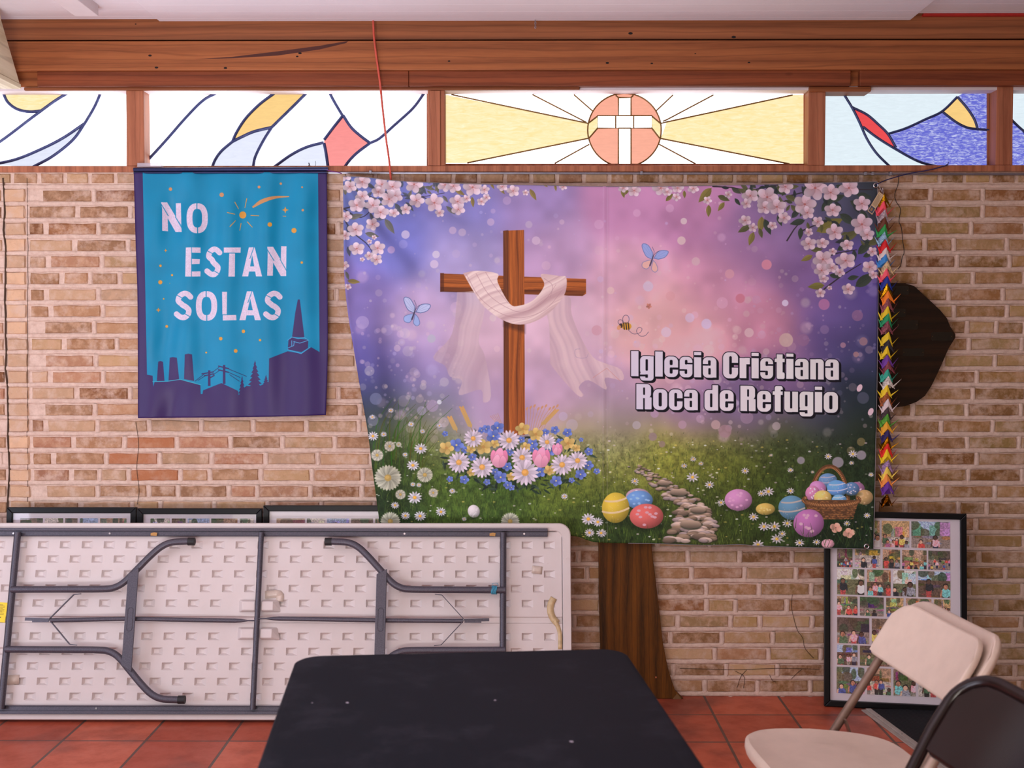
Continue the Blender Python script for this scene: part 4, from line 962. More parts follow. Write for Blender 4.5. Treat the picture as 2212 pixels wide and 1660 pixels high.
M_CAME = plain('lead_came', (58, 68, 116), 0.5, 0.3)  # dark lead with the windows' bloom put into its colour, paler and bluer
M_CAME2 = plain('copper_foil', (128, 92, 44), 0.5, 0.4)
YG = 0.075
def window(name, x0, x1, y0, y1, base, pieces, lines, came, lw):
    o = empty(name, tuple(at((x0 + x1) / 2, y1, YG))); structure(o)
    org = np.array(o.location)
    P = lambda x, y, dy=0.0: at(x, y, YG + dy) - org
    g = MB()
    g.prism([P(x0, y0), P(x1, y0), P(x1, y1), P(x0, y1)], (0, .004, 0), base)
    for k, (m, pts) in enumerate(pieces):
        q = 0.0006 * (k + 1)
        pts = [(min(max(x, x0), x1), min(max(y, y0), y1)) for x, y in pts]
        g.prism([P(x, y, -q) for x, y in pts], (0, .0004, 0), m)
    g.build('stained_glass', GMATS, o)
    c = MB()
    for L in lines:
        L = [(min(max(x, x0 - 2), x1 + 2), min(max(y, y0 - 2), y1 + 2)) for x, y in L]
        c.tube([P(x, y, -.004) for x, y in L], lw * (YG + 4.71) / F_PX / 2, 8)
    c.build('leading', came, o, smooth=True)
    f = MB()
    for a, b in (((x0, y0), (x1, y0)), ((x0, y1), (x1, y1)), ((x0, y0), (x0, y1)), ((x1, y0), (x1, y1))):
        f.bar(P(*a, -.004), P(*b, -.004), .008, .008, (0, 1, 0))
    f.build('stop_bead', M_POST, o)
    return o
sm = lambda *L: [(p[0], p[1]) for p in smooth_path([np.array(q) for q in L], 6)]
C1 = A(0, 0, 2.989); C2 = A(700, 0, 2.9105); C3 = A(1440, 0, 2.8653)
c1 = lambda *L: [C1(*p) for p in L]; c2 = lambda *L: [C2(*p) for p in L]; c3 = lambda *L: [C3(*p) for p in L]
# window 1 (left edge)
a1 = sm(*c1((20, 600), (50, 660), (110, 705), (190, 722), (270, 715))); b1 = sm(*c1((440, 600), (350, 660), (270, 715)))
l1 = sm(*c1((440, 600), (350, 655), (200, 765), (0, 915), (-200, 1040))); l2 = sm(*c1((650, 600), (610, 690), (545, 800), (470, 905), (340, 1010), (215, 1078)))
l3 = sm(*c1((545, 798), (400, 895), (250, 970), (100, 1030), (-60, 1065)))
window('window_1', -120, 276, 166, 361, 0, [(3, a1 + b1[::-1]), (1, l3[:1] + l3 + [C1(215, 1078)] + l2[-1:12:-1])], [a1, l1, l2, l3], M_CAME, 6.5)
# window 2
s1 = sm(*c1((1400, 600), (1310, 650), (1200, 760), (1060, 920), (950, 1040)))
oa = sm(*c1((1775, 600), (1680, 670), (1590, 760), (1530, 850), (1500, 915))); ob = sm(*c1((1980, 600), (1890, 690), (1755, 822))); oc = sm(*c1((1755, 822), (1640, 850), (1560, 885), (1500, 915)))
od = sm(*c1((1755, 822), (1700, 910), (1650, 1010), (1635, 1078))); oe = sm(*c1((1500, 915), (1430, 975), (1390, 1030), (1370, 1078)))
of = sm(*c1((2090, 920), (1980, 950), (1880, 1000), (1770, 1078)))
rd_ = sm(*c2((120, 725), (60, 800), (0, 880))); r2 = sm(*c2((120, 725), (170, 800), (230, 855), (290, 900))); r3 = sm(*c2((290, 900), (210, 960), (160, 1010), (130, 1050))); r4 = sm(*c2((0, 900), (12, 960), (25, 1050)))
r5 = sm(*c2((35, 585), (70, 650), (115, 725))); r6 = sm(*c2((630, 585), (560, 680), (440, 790), (350, 870), (290, 900)))
window('window_2', 306, 924, 190, 361, 0, [(4, oa + oc[::-1] + ob[::-1]), (1, oc + od + [C1(1500, 1085)] + oe[::-1]), (5, rd_ + r4 + r3[::-1] + r2[::-1]), (1, of + [C1(2110, 1080)])], [s1, oa, ob, oc, od, oe, of, rd_, r2, r3, r4, r5, r6], M_CAME, 6.5)
# window 3: cross on a red sun with amber rays
cx, cy, R = 1349, 281, 79.5
circ = [(cx + R * math.cos(k * .098174), cy + R * math.sin(k * .098174)) for k in range(65)]
Lp = [C2(765, 595), C2(1658, 775), C2(1665, 870), C2(900, 1025), C2(765, 1027)]
Rp = [C3(780, 588), C3(0, 755), (1427, 300), C3(760, 1015), C3(868, 1015), C3(868, 588)]
pcs = [(3, Lp), (3, Rp), (7, circ[:-1]), (3, [(1270, 267), (1291, 251), (1291, 277), (1272, 299)]), (3, [(1427, 267), (1408, 251), (1408, 277), (1425, 299)]), (0, [(1336, 211), (1363, 211), (1363, 356), (1336, 356)]), (0, [(1291, 250), (1408, 250), (1408, 277), (1291, 277)])]
ln = [circ, [C2(800, 595), C2(1658, 775)], [C2(900, 1025), C2(1665, 870)], [C2(1310, 595), C2(1650, 770)], [C2(1570, 595), C2(1690, 700)], [C2(1450, 1028), C2(1668, 908)],
      [C3(780, 588), C3(0, 755), (1427, 267)], [C3(760, 1015), (1425, 299)], [C3(290, 588), C3(0, 742), (1432, 262)], [(1454, 205), (1417, 240)], [C3(180, 1015), (1424, 312)],
      [(1336, 211), (1363, 211), (1363, 250)], [(1336, 211), (1336, 250), (1291, 250), (1291, 277), (1336, 277), (1336, 356)], [(1363, 250), (1408, 250), (1408, 277), (1363, 277), (1363, 356)], [(1336, 250), (1363, 250)], [(1336, 277), (1363, 277)], [(1330, 250), (1330, 277)], [(1369, 250), (1369, 277)], [(1270, 267), (1291, 251)], [(1272, 299), (1291, 277)], [(1427, 267), (1408, 251)], [(1425, 299), (1408, 277)], [(1330, 206), (1336, 211)], [(1368, 206), (1363, 211)]]
window('window_3', 958, 1738, 190, 356, 0, pcs, ln, M_CAME2, 3.2)
# window 4
q1 = sm(*c3((1100, 588), (1150, 670), (1195, 760), (1240, 860), (1300, 950), (1385, 1035))); q2 = sm(*c3((1150, 665), (1240, 710), (1310, 770), (1370, 830), (1420, 915))); q3 = sm(*c3((1215, 785), (1300, 850), (1420, 925), (1560, 1000), (1690, 1035)))
q4 = sm(*c3((1375, 828), (1480, 795), (1600, 740), (1705, 690), (1800, 600))); q5 = sm(*c3((1800, 600), (1860, 670), (1905, 740), (1925, 800))); q6 = sm(*c3((1705, 690), (1790, 755), (1860, 790), (1925, 800), (1995, 805)))
window('window_4', 1778, 2134, 190, 362, 2, [(8, q4 + q5[:1] + [C3(1830, 580), C3(1990, 580), C3(1990, 1040), C3(1700, 1040)] + q3[:10:-1] + q2[-1:18:-1]), (6, q2 + q3[11:4:-1] + q1[12:4:-1][:0] + [C3(1215, 785), C3(1165, 690)]), (4, q4[-7:] + q5 + q6[18:0:-1])], [q1, q2, q3, q4, q5, q6], M_CAME, 5.5)
# window 5 (right edge)
window('window_5', 2184, 2420, 190, 368, 2, [(8, [(2184, 262), (2230, 300), (2420, 330), (2420, 368), (2184, 368)])], [sm((2184, 258), (2210, 282), (2240, 300), (2420, 330))], M_CAME, 5.5)

# white board ceiling
t = NT('white_boards')
v = t.coord(); wv = t.n('TexWave', wave_type='BANDS', bands_direction='Y', wave_profile='SAW'); t.put(wv, 'Vector', v); wv.inputs['Scale'].default_value = 3.4
gr = t.ramp(wv.outputs['Fac'], [(0.0, 0.0), (0.03, 1.0), (1.0, 1.0)])
n1 = t.noise(v, 5, 4); spk = t.noise(v, 110, 2)
c = t.mix(lin(242, 236, 242), lin(232, 224, 230), n1)
c = t.mix(c, lin(196, 170, 160), t.ramp(spk, [(0.74, 0.0), (0.80, 0.7)]))
M_CEIL = t.done(c, 0.65, 0, t.bump(gr, 0.4, 0.003))
zc = at(1120, 45, -.05)[2]
b = MB(); b.box(-4.5, 4.5, -8.0, .14, zc + .05, zc + .17); structure(b.build('ceiling', M_CEIL))
b = MB(); b.box(at(344, 45, -.05)[0], at(1966, 45, -.05)[0], -2.6, -.05, zc, zc + .05); structure(b.build('trim_16', M_CEIL, bevel=.002))        # dropped white panel
b = MB(); b.box(-3.4, at(342, 42, -.05)[0], -2.6, -.05, zpx(300, 41.5, -.05), zc + .05); structure(b.build('trim_17', M_CEIL, bevel=.002))
b = MB(); b.box(at(1972, 40, -.05)[0], 3.2, -2.6, -.052, zpx(2100, 29, -.05), zc + .05); structure(b.build('trim_18', M_CEIL, bevel=.002))
# white batten under the panel at the left
xb = at(213, 35, -.25)[0]; zb = at(213, 35, -.25)[2]
b = MB(); b.box(xb - .09, xb, -2.4, -.25, zb, zpx(300, 41.5, -.05) + .002); structure(b.build('trim_19', M_WHITE, bevel=.002))
# rafter end at the left
x0 = at(50, 194, -.03)[0]
p1 = at(50, 194, -.03); p2 = at(8, 42, -.21); zl = p1[2] + .018
b = MB()
b.prism([(x0, -.047, p1[2]), (x0, -.050, zl), (x0, -2.4, zl), (x0, -2.4, p1[2])], (-.105, 0, 0))
b.prism([(x0 - .004, -.051, zl + .002), (x0 - .004, p2[1], p2[2]), (x0 - .004, p2[1] - .02, zc + .05), (x0 - .004, -2.4, zc + .05), (x0 - .004, -2.4, zl + .002)], (-.095, 0, 0))
structure(b.build('trim_20', M_RAFT, bevel=.002))
# red edge strip above the beam at the right
b = MB(); b.box(at(1995, 31, -.05)[0], 3.0, -.05, -.028, zpx(2100, 33.5, -.05), zpx(2100, 28, -.05)); structure(b.build('trim_21', plain('red_strip', (176, 36, 30), .5), bevel=.001))
# ------------------------------------------------------------------ cloth banners
def cloth_grid(name, left, right, top, bottom, nu, nv, depth, x0, y0, x1, y1, mats, parent, back=None):
    "cloth between four edge curves given in photo pixels; depth(px, py) is how far it stands from the wall"
    Lx, Ly = zip(*left); Rx, Ry = zip(*right); Tx, Ty = zip(*top); Bx, By = zip(*bottom)
    m = MB(); V, UV = [], []
    def par(P):
        P = np.array(P, float); d = np.r_[0, np.cumsum(np.hypot(*np.diff(P, axis=0).T))]; d /= d[-1]
        return lambda s: np.array([np.interp(s, d, P[:, 0]), np.interp(s, d, P[:, 1])])
    fl_, fr, ft, fb = par(left), par(right), par(top), par(bottom)
    for j in range(nv + 1):
        for i in range(nu + 1):
            s, q = i / nu, j / nv
            p = (1 - q) * ft(s) + q * fb(s) + (1 - s) * fl_(q) + s * fr(q) - ((1 - s) * (1 - q) * ft(0) + s * (1 - q) * ft(1) + (1 - s) * q * fb(0) + s * q * fb(1))
            V.append(at(p[0], p[1], -depth(p[0], p[1])) - np.array(parent.location)); UV.append(((p[0] - x0) / (x1 - x0), 1 - (p[1] - y0) / (y1 - y0)))
    F = [(j * (nu + 1) + i, (j + 1) * (nu + 1) + i, (j + 1) * (nu + 1) + i + 1, j * (nu + 1) + i + 1) for j in range(nv) for i in range(nu)]
    m.add(V, F, 0, UV)
    return m.build(name, mats, parent, smooth=True, solid=0.0012)

def snoise(seed, n=64):
    r = np.random.RandomState(seed).rand(n, n)
    def f(x, y):
        x, y = x % (n - 1), y % (n - 1); i, j = int(x), int(y); u, v = x - i, y - j; u, v = u * u * (3 - 2 * u), v * v * (3 - 2 * v)
        return (r[j, i] * (1 - u) + r[j, (i + 1) % n] * u) * (1 - v) + (r[(j + 1) % n, i] * (1 - u) + r[(j + 1) % n, (i + 1) % n] * u) * v - .5
    return f
N1, N2, N3 = snoise(1), snoise(2), snoise(3)

E_LEFT, E_RIGHT = (0.97, 0.81, 0.84), (0.55, 0.49, 0.48)
# big printed banner
ba = empty('printed_banner', tuple(at(1320, 1185, -.062)))
tag(ba, 'large printed cloth banner with a wooden cross, reading Iglesia Cristiana Roca de Refugio', 'banner')
def dep(x, y):
    dx, dy = x - 736, y - 372
    r = math.hypot(dx, dy); th = math.atan2(dy, dx)
    a = 0.0125 * min(1, r / 130) * math.exp(-(r / 400) ** 2)
    d = 0.060 + a * math.sin(th * 12 + 1.1 + 1.1 * N1(r / 130, th * 3)) + a * .45 * math.sin(th * 23 + r / 60)
    le = max(0, 1 - (x - (745 + 85 * ((y - 380) / 750))) / 150)
    d += 0.009 * le * math.sin((x - 0.10 * y) / 12.5 + 1.4 * N2(0, y / 140)) * min(1, max(0, (y - 480) / 160)) * (.5 + .5 * max(0, 1 - max(0, y - 1000) / 160))
    d += 0.0040 * (N3(x / 120, y / 150) + .5 * N1(x / 55, y / 70))
    d += 0.0022 * math.exp(-((x - 1304 + .01 * (y - 700)) / 5) ** 2) - 0.0016 * math.exp(-((x - 1314) / 5) ** 2)
    if 1520 < x < 1860 and 700 < y < 960: d += 0.0016 * math.sin((x + .35 * y) / 15) * math.sin((x - 1520) / 340 * 3.14)
    d += 0.020 * max(0, (y - 950) / 240) ** 1.3 + 0.060 * max(0, (y - 960) / 230) * max(0, (x - 1690) / 195) + 0.010 * max(0, 1 - (x - 800) / 60 if x > 800 else 1) * max(0, (y - 950) / 200)
    return d
EASTER = paint_easter(); ink(EASTER, E_LEFT, E_RIGHT, 740, 1890)
M_EASTER = flat_image('printed_cloth', EASTER.a, 0.72, 0.25, 0.15)
M_HEM = plain('hem_thread', (126, 120, 122), .8)
top_e = smooth_path([(741, 381), (790, 383), (860, 391), (1000, 397), (1150, 400), (1310, 403), (1480, 402), (1650, 399), (1780, 395), (1895, 393)], 6)
left_e = smooth_path([(741, 381), (742, 480), (744, 600), (752, 680), (765, 760), (780, 850), (794, 930), (804, 1010), (812, 1070), (822, 1145)], 6)
right_e = smooth_path([(1895, 393), (1897, 600), (1895, 800), (1891, 1000), (1887, 1187)], 6)
bot_e = smooth_path([(822, 1145), (960, 1150), (1120, 1152), (1235, 1158), (1270, 1168), (1300, 1173), (1420, 1175), (1500, 1178), (1560, 1178), (1600, 1177), (1640, 1180), (1760, 1184), (1887, 1187)], 6)
cloth_grid('banner_cloth', left_e, right_e, top_e, bot_e, 250, 180, dep, 728, 372, 1908, 1196, M_EASTER, ba)
org = np.array(ba.location)
hm = MB(); hm.tube([at(x, y, -dep(x, y)) - org for x, y in right_e + bot_e[::-1][:40]], .0016, 6); hm.build('hem', M_HEM, ba, smooth=True)
hm = MB(); hm.tube([at(x, y, -dep(x, y)) - org for x, y in top_e], .0014, 6); hm.build('hem', M_HEM, ba, smooth=True)
M_STEEL = plain('nickel', (190, 184, 184), .25, 1.0)
for x, y in ((1892, 401), (1872, 1181)):
    g = MB(); c = at(x, y, -dep(x, y) - .002) - org
    g.tube([(c[0] + .0085 * math.cos(a), c[1], c[2] + .0085 * math.sin(a)) for a in np.linspace(0, 2 * math.pi, 25)[:-1]], .0035, 8, closed=True)
    g.build('grommet', M_STEEL, ba, smooth=True)

# blue painted banner
bb = empty('painted_banner', tuple(at(500, 905, -.035)))
tag(bb, 'teal and purple painted cloth banner reading NO ESTAN SOLAS hung from a dark rod', 'banner')
BLUE = paint_blue(); ink(BLUE, (1.02, 1.02, 1.04), (0.98, 0.96, 0.98), 290, 708)
M_BLUE = flat_image('painted_cloth', BLUE.a, 0.45, 0.28, 0.1)
def depb(x, y):
    t = (y - 372) / 530
    d = .040 + .0125 * math.sin((x - 300) / 13.5 + 1.6 * N1(x / 90, y / 170)) * (1 - .6 * t) * (.35 + .65 * min(1, t * 7)) + .005 * math.sin((x + .5 * y) / 17 + 2 * N2(x / 80, y / 80)) * max(0, 1 - abs(x - 380) / 120)
    d += .0060 * (N3(x / 50, y / 60)) + .008 * t + .003 * math.exp(-t * 9) * math.sin(x / 9)
    if t > .7: d += .004 * (t - .7) / .3 * math.sin((x + .3 * y) / 28)
    return d
cloth_grid('banner_cloth', smooth_path([(289, 373), (293, 520), (297, 640), (298, 780), (298, 904)], 6), smooth_path([(706, 372), (707, 560), (708, 760), (704, 897)], 6), [(289, 373), (706, 372)],
           smooth_path([(298, 904), (380, 903), (500, 902), (620, 900), (704, 897)], 6), 110, 120, depb, 284, 366, 714, 910, M_BLUE, bb)
org = np.array(bb.location)
M_ROD = plain('dark_rod', (36, 44, 84), .35, .5)
r_ = MB(); r_.tube([at(289, 367, -.036) - org, at(709, 365.5, -.036) - org], .0085, 14); r_.tube([at(289, 373.5, -.042) - org, at(706, 372.5, -.042) - org], .004, 10)
r_.build('hanging_rod', M_ROD, bb, smooth=True)
s_ = MB(); s_.tube([p - org for p in smooth_path([at(704, 367, -.042), at(716, 370, -.045), at(727, 372, -.045), at(739, 375, -.048)], 5)], .0016, 6); s_.build('string', plain('purple_string', (110, 20, 120), .6), bb)
t = NT('clear_plastic'); t.b.inputs['Alpha'].default_value = .55; M_CLEAR = t.done(lin(206, 196, 206), .25, 0, None, .5)
pc = MB(); pc.prism([at(x, y, -.03) for x, y in ((296, 352), (349, 352), (349, 361.5), (296, 361.5))], (0, .028, 0))
o = tag(pc.build('plastic_cover', [M_CLEAR], bevel=.002), 'small clear plastic cover lying on the sill above the blue banner\'s left end', 'cover')

# ------------------------------------------------------------------ cords and wires along the sill
def wire(name, pts, r, mat, label, cat, seg=8):
    m = MB(); m.tube(smooth_path(pts, 6), r, seg); o = m.build(name, mat, None, smooth=True); return tag(o, label, cat)
M_ORANGE = plain('orange_cord', (204, 84, 66), .5)
wire('hanging_cord', [at(806, 40, -.055), at(808, 80, -.055), at(814, 130, -.055), at(821, 180, -.05), at(826, 230, -.045), at(834, 300, -.04), at(841, 350, -.035), at(846, 410, -.03)], .0042, M_ORANGE, 'thin orange cord hanging from the white ceiling in front of the windows', 'cord')
M_GALV = plain('galvanised', (150, 150, 160), .35, .8)
cdt = MB(); cdt.tube([at(x, 373.5 + (x - 705) * .0022, -.012) for x in np.linspace(705, 2300, 12)], .0045, 8)
co = cdt.build('wire_conduit', M_GALV, None, smooth=True); tag(co, 'thin grey metal rod running along the wall under the window sill', 'rod')
for x in (800, 1386, 1870, 1886, 1925):
    m = MB(); p = at(x, 372 + (x - 705) * .0026, -.018); m.box(p[0] - .005, p[0] + .005, -.018, .004, p[2] - .006, p[2] + .007); m.build('clip', M_GALV, co, bevel=.001)
M_NAVY = plain('navy_cord', (34, 32, 84), .7)
cc = wire('tie_cord', [at(1893, 399, -.066), at(1899, 396, -.07), at(1915, 389, -.05), at(1960, 376, -.03), at(2010, 367, -.018), at(2046, 357, -.012)], .0022, M_NAVY, 'dark blue cord tying the printed banner\'s top right corner up to the sill', 'cord')
m = MB(); p = at(2046, 357, -.012); m.tube([p + np.array((0, .03, 0)), p + np.array((.002, -.006, .004))], .0022, 8); m.tube([p, p + np.array((.006, -.004, .014))], .0012, 6); m.build('nail', M_NAVY, cc)
M_BLACK = plain('black_wire', (26, 22, 20), .6)
wire('loose_wire', [at(1941, 376, -.012), at(1940, 398, -.008), at(1933, 420, -.007), at(1936, 436, -.007), at(1945, 452, -.007), at(1942, 478, -.007), at(1947, 492, -.007), at(1950, 520, -.007), at(1953, 545, -.007), at(1949, 556, -.007), at(1946, 572, -.007), at(1940, 582, -.007)], .0013, M_BLACK, 'thin black wire trailing down the bricks right of the paper cranes', 'wire', 6)
ch = MB()
for k in range(4):
    p = at(1156 + (k % 2) * .6, 46 + k * 4.2, -.07); q = [(p[0] + .003 * math.cos(a) * (1 if k % 2 else .3), p[1] + .003 * math.cos(a) * (.3 if k % 2 else 1), p[2] + .0055 * math.sin(a)) for a in np.linspace(0, 2 * math.pi, 13)[:-1]]
    ch.tube(q, .0009, 6, closed=True)
tag(ch.build('hook_chain', M_GALV, None, smooth=True), 'tiny metal chain hanging from the white ceiling edge above the middle window', 'chain')
tw = MB(); tw.tube(smooth_path([at(666, 361, .03), at(668, 356, .03), at(667, 352, .03)], 4), .0022, 6); tw.tube([at(668, 358, .03), at(673, 359, .03)], .0015, 6)
tag(tw.build('dead_leaf', plain('withered', (40, 34, 60), .8)), 'dark withered leaf curl on the sill under the rose glass', 'leaf')
tw = MB(); tw.tube(smooth_path([at(681, 360, .03), at(682, 353, .03), at(681, 348, .03)], 4), .0009, 6)
tag(tw.build('dry_twig', bpy.data.materials['withered']), 'upright dry twig on the sill beside the dark leaf curl', 'twig')

# ------------------------------------------------------------------ plywood tree behind the big banner
M_PLY = wood('stained_plywood', lin(34, 19, 4), lin(116, 68, 16), 'z', .55, 9, 9, False, 2.2)
M_PLYH = wood('stained_plywood_crown', lin(24, 13, 4), lin(48, 27, 9), 'x', .55, 7, 9, False, 6.2)
tr = empty('wooden_tree', (float(at(1390, 1515, -.035)[0]), -.035, 0))
tag(tr, 'dark stained plywood tree cut-out on the wall, mostly hidden behind the printed banner', 'tree cut-out')
org = np.array(tr.location)
crown = [(1880, 612), (1955, 612), (1975, 618), (2000, 641), (2030, 669), (2046, 688), (2053, 706), (2064, 722), (2064, 730), (2050, 752), (2040, 775), (2026, 806), (2012, 835), (1998, 856), (1980, 869), (1955, 878), (1900, 884), (1820, 940), (1650, 985), (1430, 1000), (1250, 1000), (1050, 985), (900, 900), (850, 800), (900, 640), (1000, 560), (1400, 480), (1750, 520)]
m = MB(); m.prism([at(x, y, -.036) - org for x, y in crown[::-1]], (0, .018, 0)); m.build('crown', M_PLYH, tr, bevel=.002)
trunk = [(1275, 960), (1293, 1180), (1294, 1300), (1297, 1400), (1285, 1470), (1262, 1521), (1476, 1521), (1458, 1492), (1444, 1450), (1432, 1390), (1424, 1320), (1416, 1250), (1408, 1190), (1402, 1100), (1400, 960)]
m = MB(); m.prism([np.array((at(x, y, -.034)[0], -.034, max(0.001, at(x, y, -.034)[2]))) - org for x, y in trunk], (0, .018, 0)); m.build('trunk', M_PLY, tr, bevel=.002)
m = MB(); m.prism([at(x, y, -.0345) - org for x, y in ((1477, 1517), (1447, 1517.5), (1463, 1499))], (0, .001, 0)); m.build('corner_chip', plain('raw_wood_edge', (112, 78, 42), .6), tr)
m = MB(); q = at(1417, 1464, -.036) - org; m.tube([q + np.array((0, .004, 0)), q + np.array((0, -.001, 0))], .0035, 10); m.build('screw', plain('copper_screw', (196, 120, 84), .4, .6), tr)
M_PLATE = plain('bronze_plate', (40, 32, 24), .3, .3)
for x0, x1, y0, y1 in ((1925, 1963, 618, 637), (1930, 1956, 667, 685), (1938, 1983, 692, 712), (2012, 2058, 718, 736), (1950, 1996, 753, 770)):
    c = (at(x0, y0, -.0365) + at(x1, y1, -.0365)) / 2 - org; wd = (x1 - x0) / 534; hh = (y1 - y0) / 534
    m = MB(); m.prism([(c[0] + a, c[1], c[2] + b) for a, b in rrect(wd, hh, .006, 3)][::-1], (0, .002, 0)); pl_ = m.build('name_plate', M_PLATE, tr)
    for s in (-1, 1):
        k = MB(); k.tube([(c[0] + s * (wd / 2 - .005), c[1] - .001, c[2]), (c[0] + s * (wd / 2 - .005), c[1], c[2])], .0012, 8); k.build('pin', plain('brass_pin', (150, 110, 60), .4, .8) if 'brass_pin' not in bpy.data.materials else bpy.data.materials['brass_pin'], pl_)

# ------------------------------------------------------------------ string of paper cranes
CR = [(418, 'gold', 1), (435, (226, 74, 92), 0), (453, (150, 134, 140), 2), (469, (92, 46, 26), 0), (485, (36, 138, 66), 0), (501, (132, 166, 204), 2), (518, (196, 22, 30), 0), (535, (206, 192, 186), 0), (549, (52, 124, 190), 0), (564, (196, 160, 120), 2), (580, (226, 84, 100), 0), (597, (24, 48, 140), 0), (612, 'gold', 0), (628, (238, 118, 28), 0), (644, (126, 66, 72), 2), (661, (214, 184, 30), 0), (677, (34, 140, 90), 0), (693, (128, 66, 76), 2), (717, (218, 188, 36), 0), (733, (44, 40, 46), 2), (747, (220, 186, 30), 0), (766, (106, 56, 146), 0), (780, (122, 58, 66), 2), (797, (48, 156, 132), 0), (812, (204, 180, 172), 2), (831, (218, 188, 34), 0), (846, (142, 76, 34), 2), (861, (206, 190, 190), 0), (880, (60, 46, 48), 2), (893, (76, 142, 44), 2), (910, (214, 156, 42), 0), (928, (40, 28, 84), 0), (942, 'gold', 0), (957, (206, 36, 26), 0), (969, (222, 190, 28), 0), (993, (146, 116, 152), 2), (1007, (222, 198, 82), 0), (1022, (230, 140, 66), 0), (1039, (104, 52, 150), 0), (1066, 'gold', 1)]
gl_ = empty('paper_crane_garland', tuple(at(1913, 1080, -.075)))
tag(gl_, 'hanging string of folded paper cranes in many colours at the printed banner\'s right edge', 'garland')
org = np.array(gl_.location)
M_GOLD = plain('gold_foil', (196, 138, 24), .22, 1.0, .2, 60, bump=.5)
cm = {}
for k, (y, c, st) in enumerate(CR):
    if c == 'gold': mt = M_GOLD
    else:
        key = (c, st)
        if key not in cm:
            cc_ = tuple(min(255, v * 1.12) for v in c)
            cm[key] = plain('origami_paper', cc_, .65, 0, .03 if st == 0 else .3, 20 if st == 0 else 160)
        mt = cm[key]
    x = 1908 + 7 * (y - 418) / 250 if y < 668 else 1916 - 2 * (y - 668) / 400
    x += U(-2, 2); p = at(x, y, -.085) - org; s = 1 / 534.0
    tl = U(-.12, .12)
    def pt(dx, dz, dy=0.0):
        return (p[0] + (dx * math.cos(tl) - dz * math.sin(tl)) * s, p[1] + dy * s, p[2] - (dz * math.cos(tl) + dx * math.sin(tl)) * s)
    # body: folded wings like a roof, ridge towards the room
    lw_, rw_ = U(11.5, 14), U(12, 14.5); dn = U(30, 34); nt = U(15, 19)
    b = MB()
    b.add([pt(0, 0, -9), pt(-lw_, dn, -2), pt(0.3, nt, -7), pt(rw_, dn - 1, -2), pt(-lw_ * .75, 14, 4), pt(rw_ * .75, 14, 4)], [(0, 1, 2), (0, 2, 3), (0, 4, 1), (0, 3, 5)])
    b.add([pt(0, 3, -3), pt(-9, dn - 3, 5), pt(9, dn - 3, 5)], [(0, 1, 2)])
    bo = b.build('paper_crane', mt, gl_, solid=.0006)
    nl, nr = U(17, 22), U(22, 29)
    v = MB(); v.add([pt(rw_ * .55, dn - 4, -4), pt(rw_ * .9, dn - 10, -3), pt(nr, U(6, 11), -6), pt(rw_ * .8, dn - 3, 1)], [(0, 1, 2), (0, 2, 3), (1, 3, 2)]); v.build('neck', mt, bo, solid=.0005)
    v = MB(); v.add([pt(-lw_ * .5, dn - 3, -4), pt(-lw_ * .95, dn - 10, -3), pt(-nl, U(8, 14), -5), pt(-lw_ * .8, dn - 2, 1)], [(0, 1, 2), (0, 2, 3), (1, 3, 2)]); v.build('tail', mt, bo, solid=.0005)
v = MB(); v.tube([p_ - org for p_ in smooth_path([at(1899, 402, -.072), at(1905, 415, -.078), at(1908, 425, -.082), at(1913, 650, -.084), at(1913, 900, -.084), at(1911, 1092, -.084)], 6)], .0009, 6); v.build('thread', plain('white_thread', (190, 180, 180), .7), gl_)
def paint_tag():
    cv = Cv(0, 0, 60, 20, 6, (206, 178, 140))
    cv.poly([(2, 2), (18, 2), (18, 18), (2, 18)], (70, 76, 96)); cv.ell(10, 9, 5, 4, (150, 120, 80))
    for k in range(6): cv.line([(22, 4 + k * 2.5), (22 + [34, 30, 35, 26, 33, 20][k], 4 + k * 2.5)], .8, (90, 74, 60))
    return cv
TG = paint_tag(); m = MB()
q = [at(1874, 456, -.10), at(1884, 464, -.10), at(1909, 422, -.10), at(1899, 414, -.10)]
m.add([p_ - org for p_ in q], [(0, 1, 2, 3)], 0, [(0, 1), (0, 0), (1, 0), (1, 1)]); m.build('paper_tag', flat_image('printed_tag', TG.a, .6), gl_, solid=.0008)
v = MB(); v.tube([at(1905, 418, -.10) - org, at(1908, 412, -.085) - org, at(1903, 408, -.078) - org], .0008, 6); v.build('tag_string', M_NAVY, gl_)
